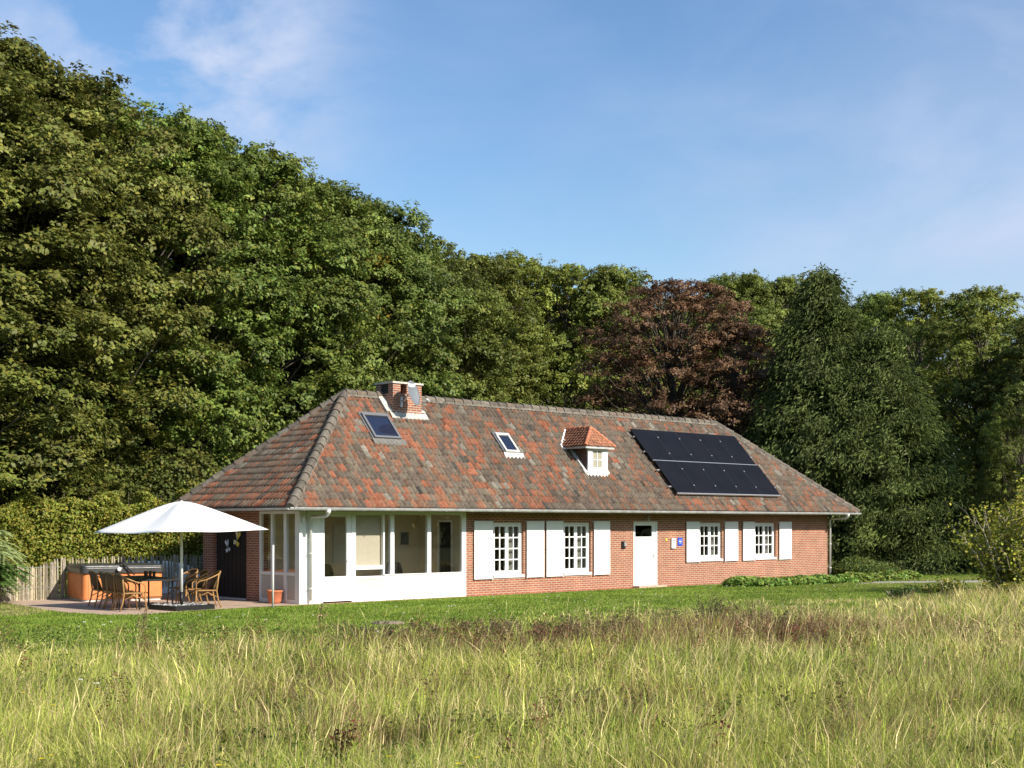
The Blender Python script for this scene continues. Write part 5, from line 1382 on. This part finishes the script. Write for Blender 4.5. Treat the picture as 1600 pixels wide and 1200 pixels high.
PW = np.concatenate(PW); CW = np.concatenate(CW)*np.exp(rg.normal(0, .25, (len(PW), 1)))
V, F = leaves(PW, rg.normal(0, 1, (len(PW), 3)), rg.uniform(.02, .05, len(PW)), rg, aspect=.4)
o = np_mesh('russet_weeds', V, F, M['grass'], np.repeat(CW, 4, axis=0)); tag(o, 'russet and brown seeding weeds mixed through the middle of the meadow', 'weeds', kind='stuff')
# broad leaved weeds low in the meadow
PW = []; CW = []
for k in range(260):
    y = 10+15*rg.random(); x = rg.uniform(-.40, .40)*y; r = rg.uniform(.10, .30); n = int(60+200*r)
    PW.append(np.array([x, y, 0])+rg.normal(0, 1, (n, 3))*np.array([r, r, .0])+np.array([0, 0, 1])*rg.uniform(.06, .30, (n, 1)))
    CW.append(np.tile(np.array([(.10, .18, .035), (.16, .25, .045), (.08, .13, .04), (.22, .24, .06)][rg.integers(0, 4)]), (n, 1)))
PW = np.concatenate(PW); CW = np.concatenate(CW)*np.exp(rg.normal(0, .2, (len(PW), 1)))
V, F = leaves(PW, rg.normal(0, .6, (len(PW), 3))+np.array([0, 0, .7]), rg.uniform(.03, .07, len(PW)), rg, aspect=.5)
o = np_mesh('meadow_herbs', V, F, M['grass'], np.repeat(CW, 4, axis=0)); tag(o, 'low broad leaved green herbs growing among the meadow grass', 'weeds', kind='stuff')
# yellow and white flowers, scattered specks
def flowers(name, lbl, pos, cpet, n, r, umbel, seed):
    rg = np.random.default_rng(seed); mb = MB()
    for (x, y, h) in pos:
        tx, ty = x+rg.normal(0, .02), y+rg.normal(0, .02); mb.tube([(x, y, 0), (tx, ty, h)], [.003, .002], 4, col=(.10, .16, .03))
        for k in range(n):
            if umbel:
                a, b = rg.normal(0, r, 2); mb.tube([(tx+a, ty+b, h), (tx+a, ty+b, h+.012)], [.009, .006], 5, col=cpet)
            else:
                a = k*6.283/n; p = [(tx, ty, h)] + [(tx+q*r*math.cos(a+e), ty+q*r*math.sin(a+e), h+.008) for q, e in ((1, -.3), (1.2, 0), (1, .3))]
                mb.add(p, [(0, 1, 2, 3)], cpet)
    o = mb.build(name, M['grass']); tag(o, lbl, 'flowers', kind='stuff')
rg = np.random.default_rng(4)
pos = []
for px, py in [(62, 1187), (80, 1180), (150, 1077), (38, 1083), (340, 1197), (608, 1183), (720, 1194), (748, 1185), (190, 985), (232, 988), (88, 1032), (78, 1103), (755, 977), (692, 1000), (1010, 1030), (545, 1082), (256, 1056)]:
    h = .38; z = (2.1-h)*2098/(py-817.3); pos.append(((px-800)/2098*z, z, h))
for k in range(60):
    z = 13+14*rg.random(); pos.append(((rg.random()-.5)*.8*z, z, .2+.2*rg.random()))
flowers('yellow_meadow_flowers', 'scattered small yellow hawkbit flowers in the meadow', pos, (.80, .58, .03), 9, .022, False, 1)
pos = []
for px, py, h in [(131, 972, .45), (172, 972, .45), (166, 976, .4), (130, 1062, .45), (144, 1068, .4), (587, 987, .45)]:
    z = (2.1-h)*2098/(py-817.3); pos.append(((px-800)/2098*z, z, h))
for k in range(90):
    u, v = -9+33*rg.random(), -11+9.5*rg.random(); p = hw(u, v); pos.append((p.x, p.y, .07))
flowers('white_lawn_flowers', 'scattered tiny white flowers in lawn and meadow edge', pos, (.8, .8, .7), 6, .012, True, 2)
# wood on the far side of the meadow, behind the viewer (mirrored in the window panes)
rg = np.random.default_rng(12); N = 38000; an = rg.uniform(-3.5, .55, N); rr_ = 85+18*rg.random(N)
hh = (11+5*vnoise(an*40, an*0, 5., 2, 2)); zz = rg.random(N)**.8*hh
cen = np.stack([np.cos(an)*rr_, np.sin(an)*rr_+15, zz], 1)
V, F = leaves(cen, unit(rg, N)+np.array([0, 0, .5]), rg.uniform(1.2, 2.2, N), rg)
o = np_mesh('far_woodland', V, F, M['leaf'], np.repeat(leafcol(N, rg, (.11, .14, .035)), 4, axis=0)); tag(o, 'distant wood beyond the meadow behind the viewer', 'wood', kind='stuff')
print('done objects', len(bpy.data.objects))
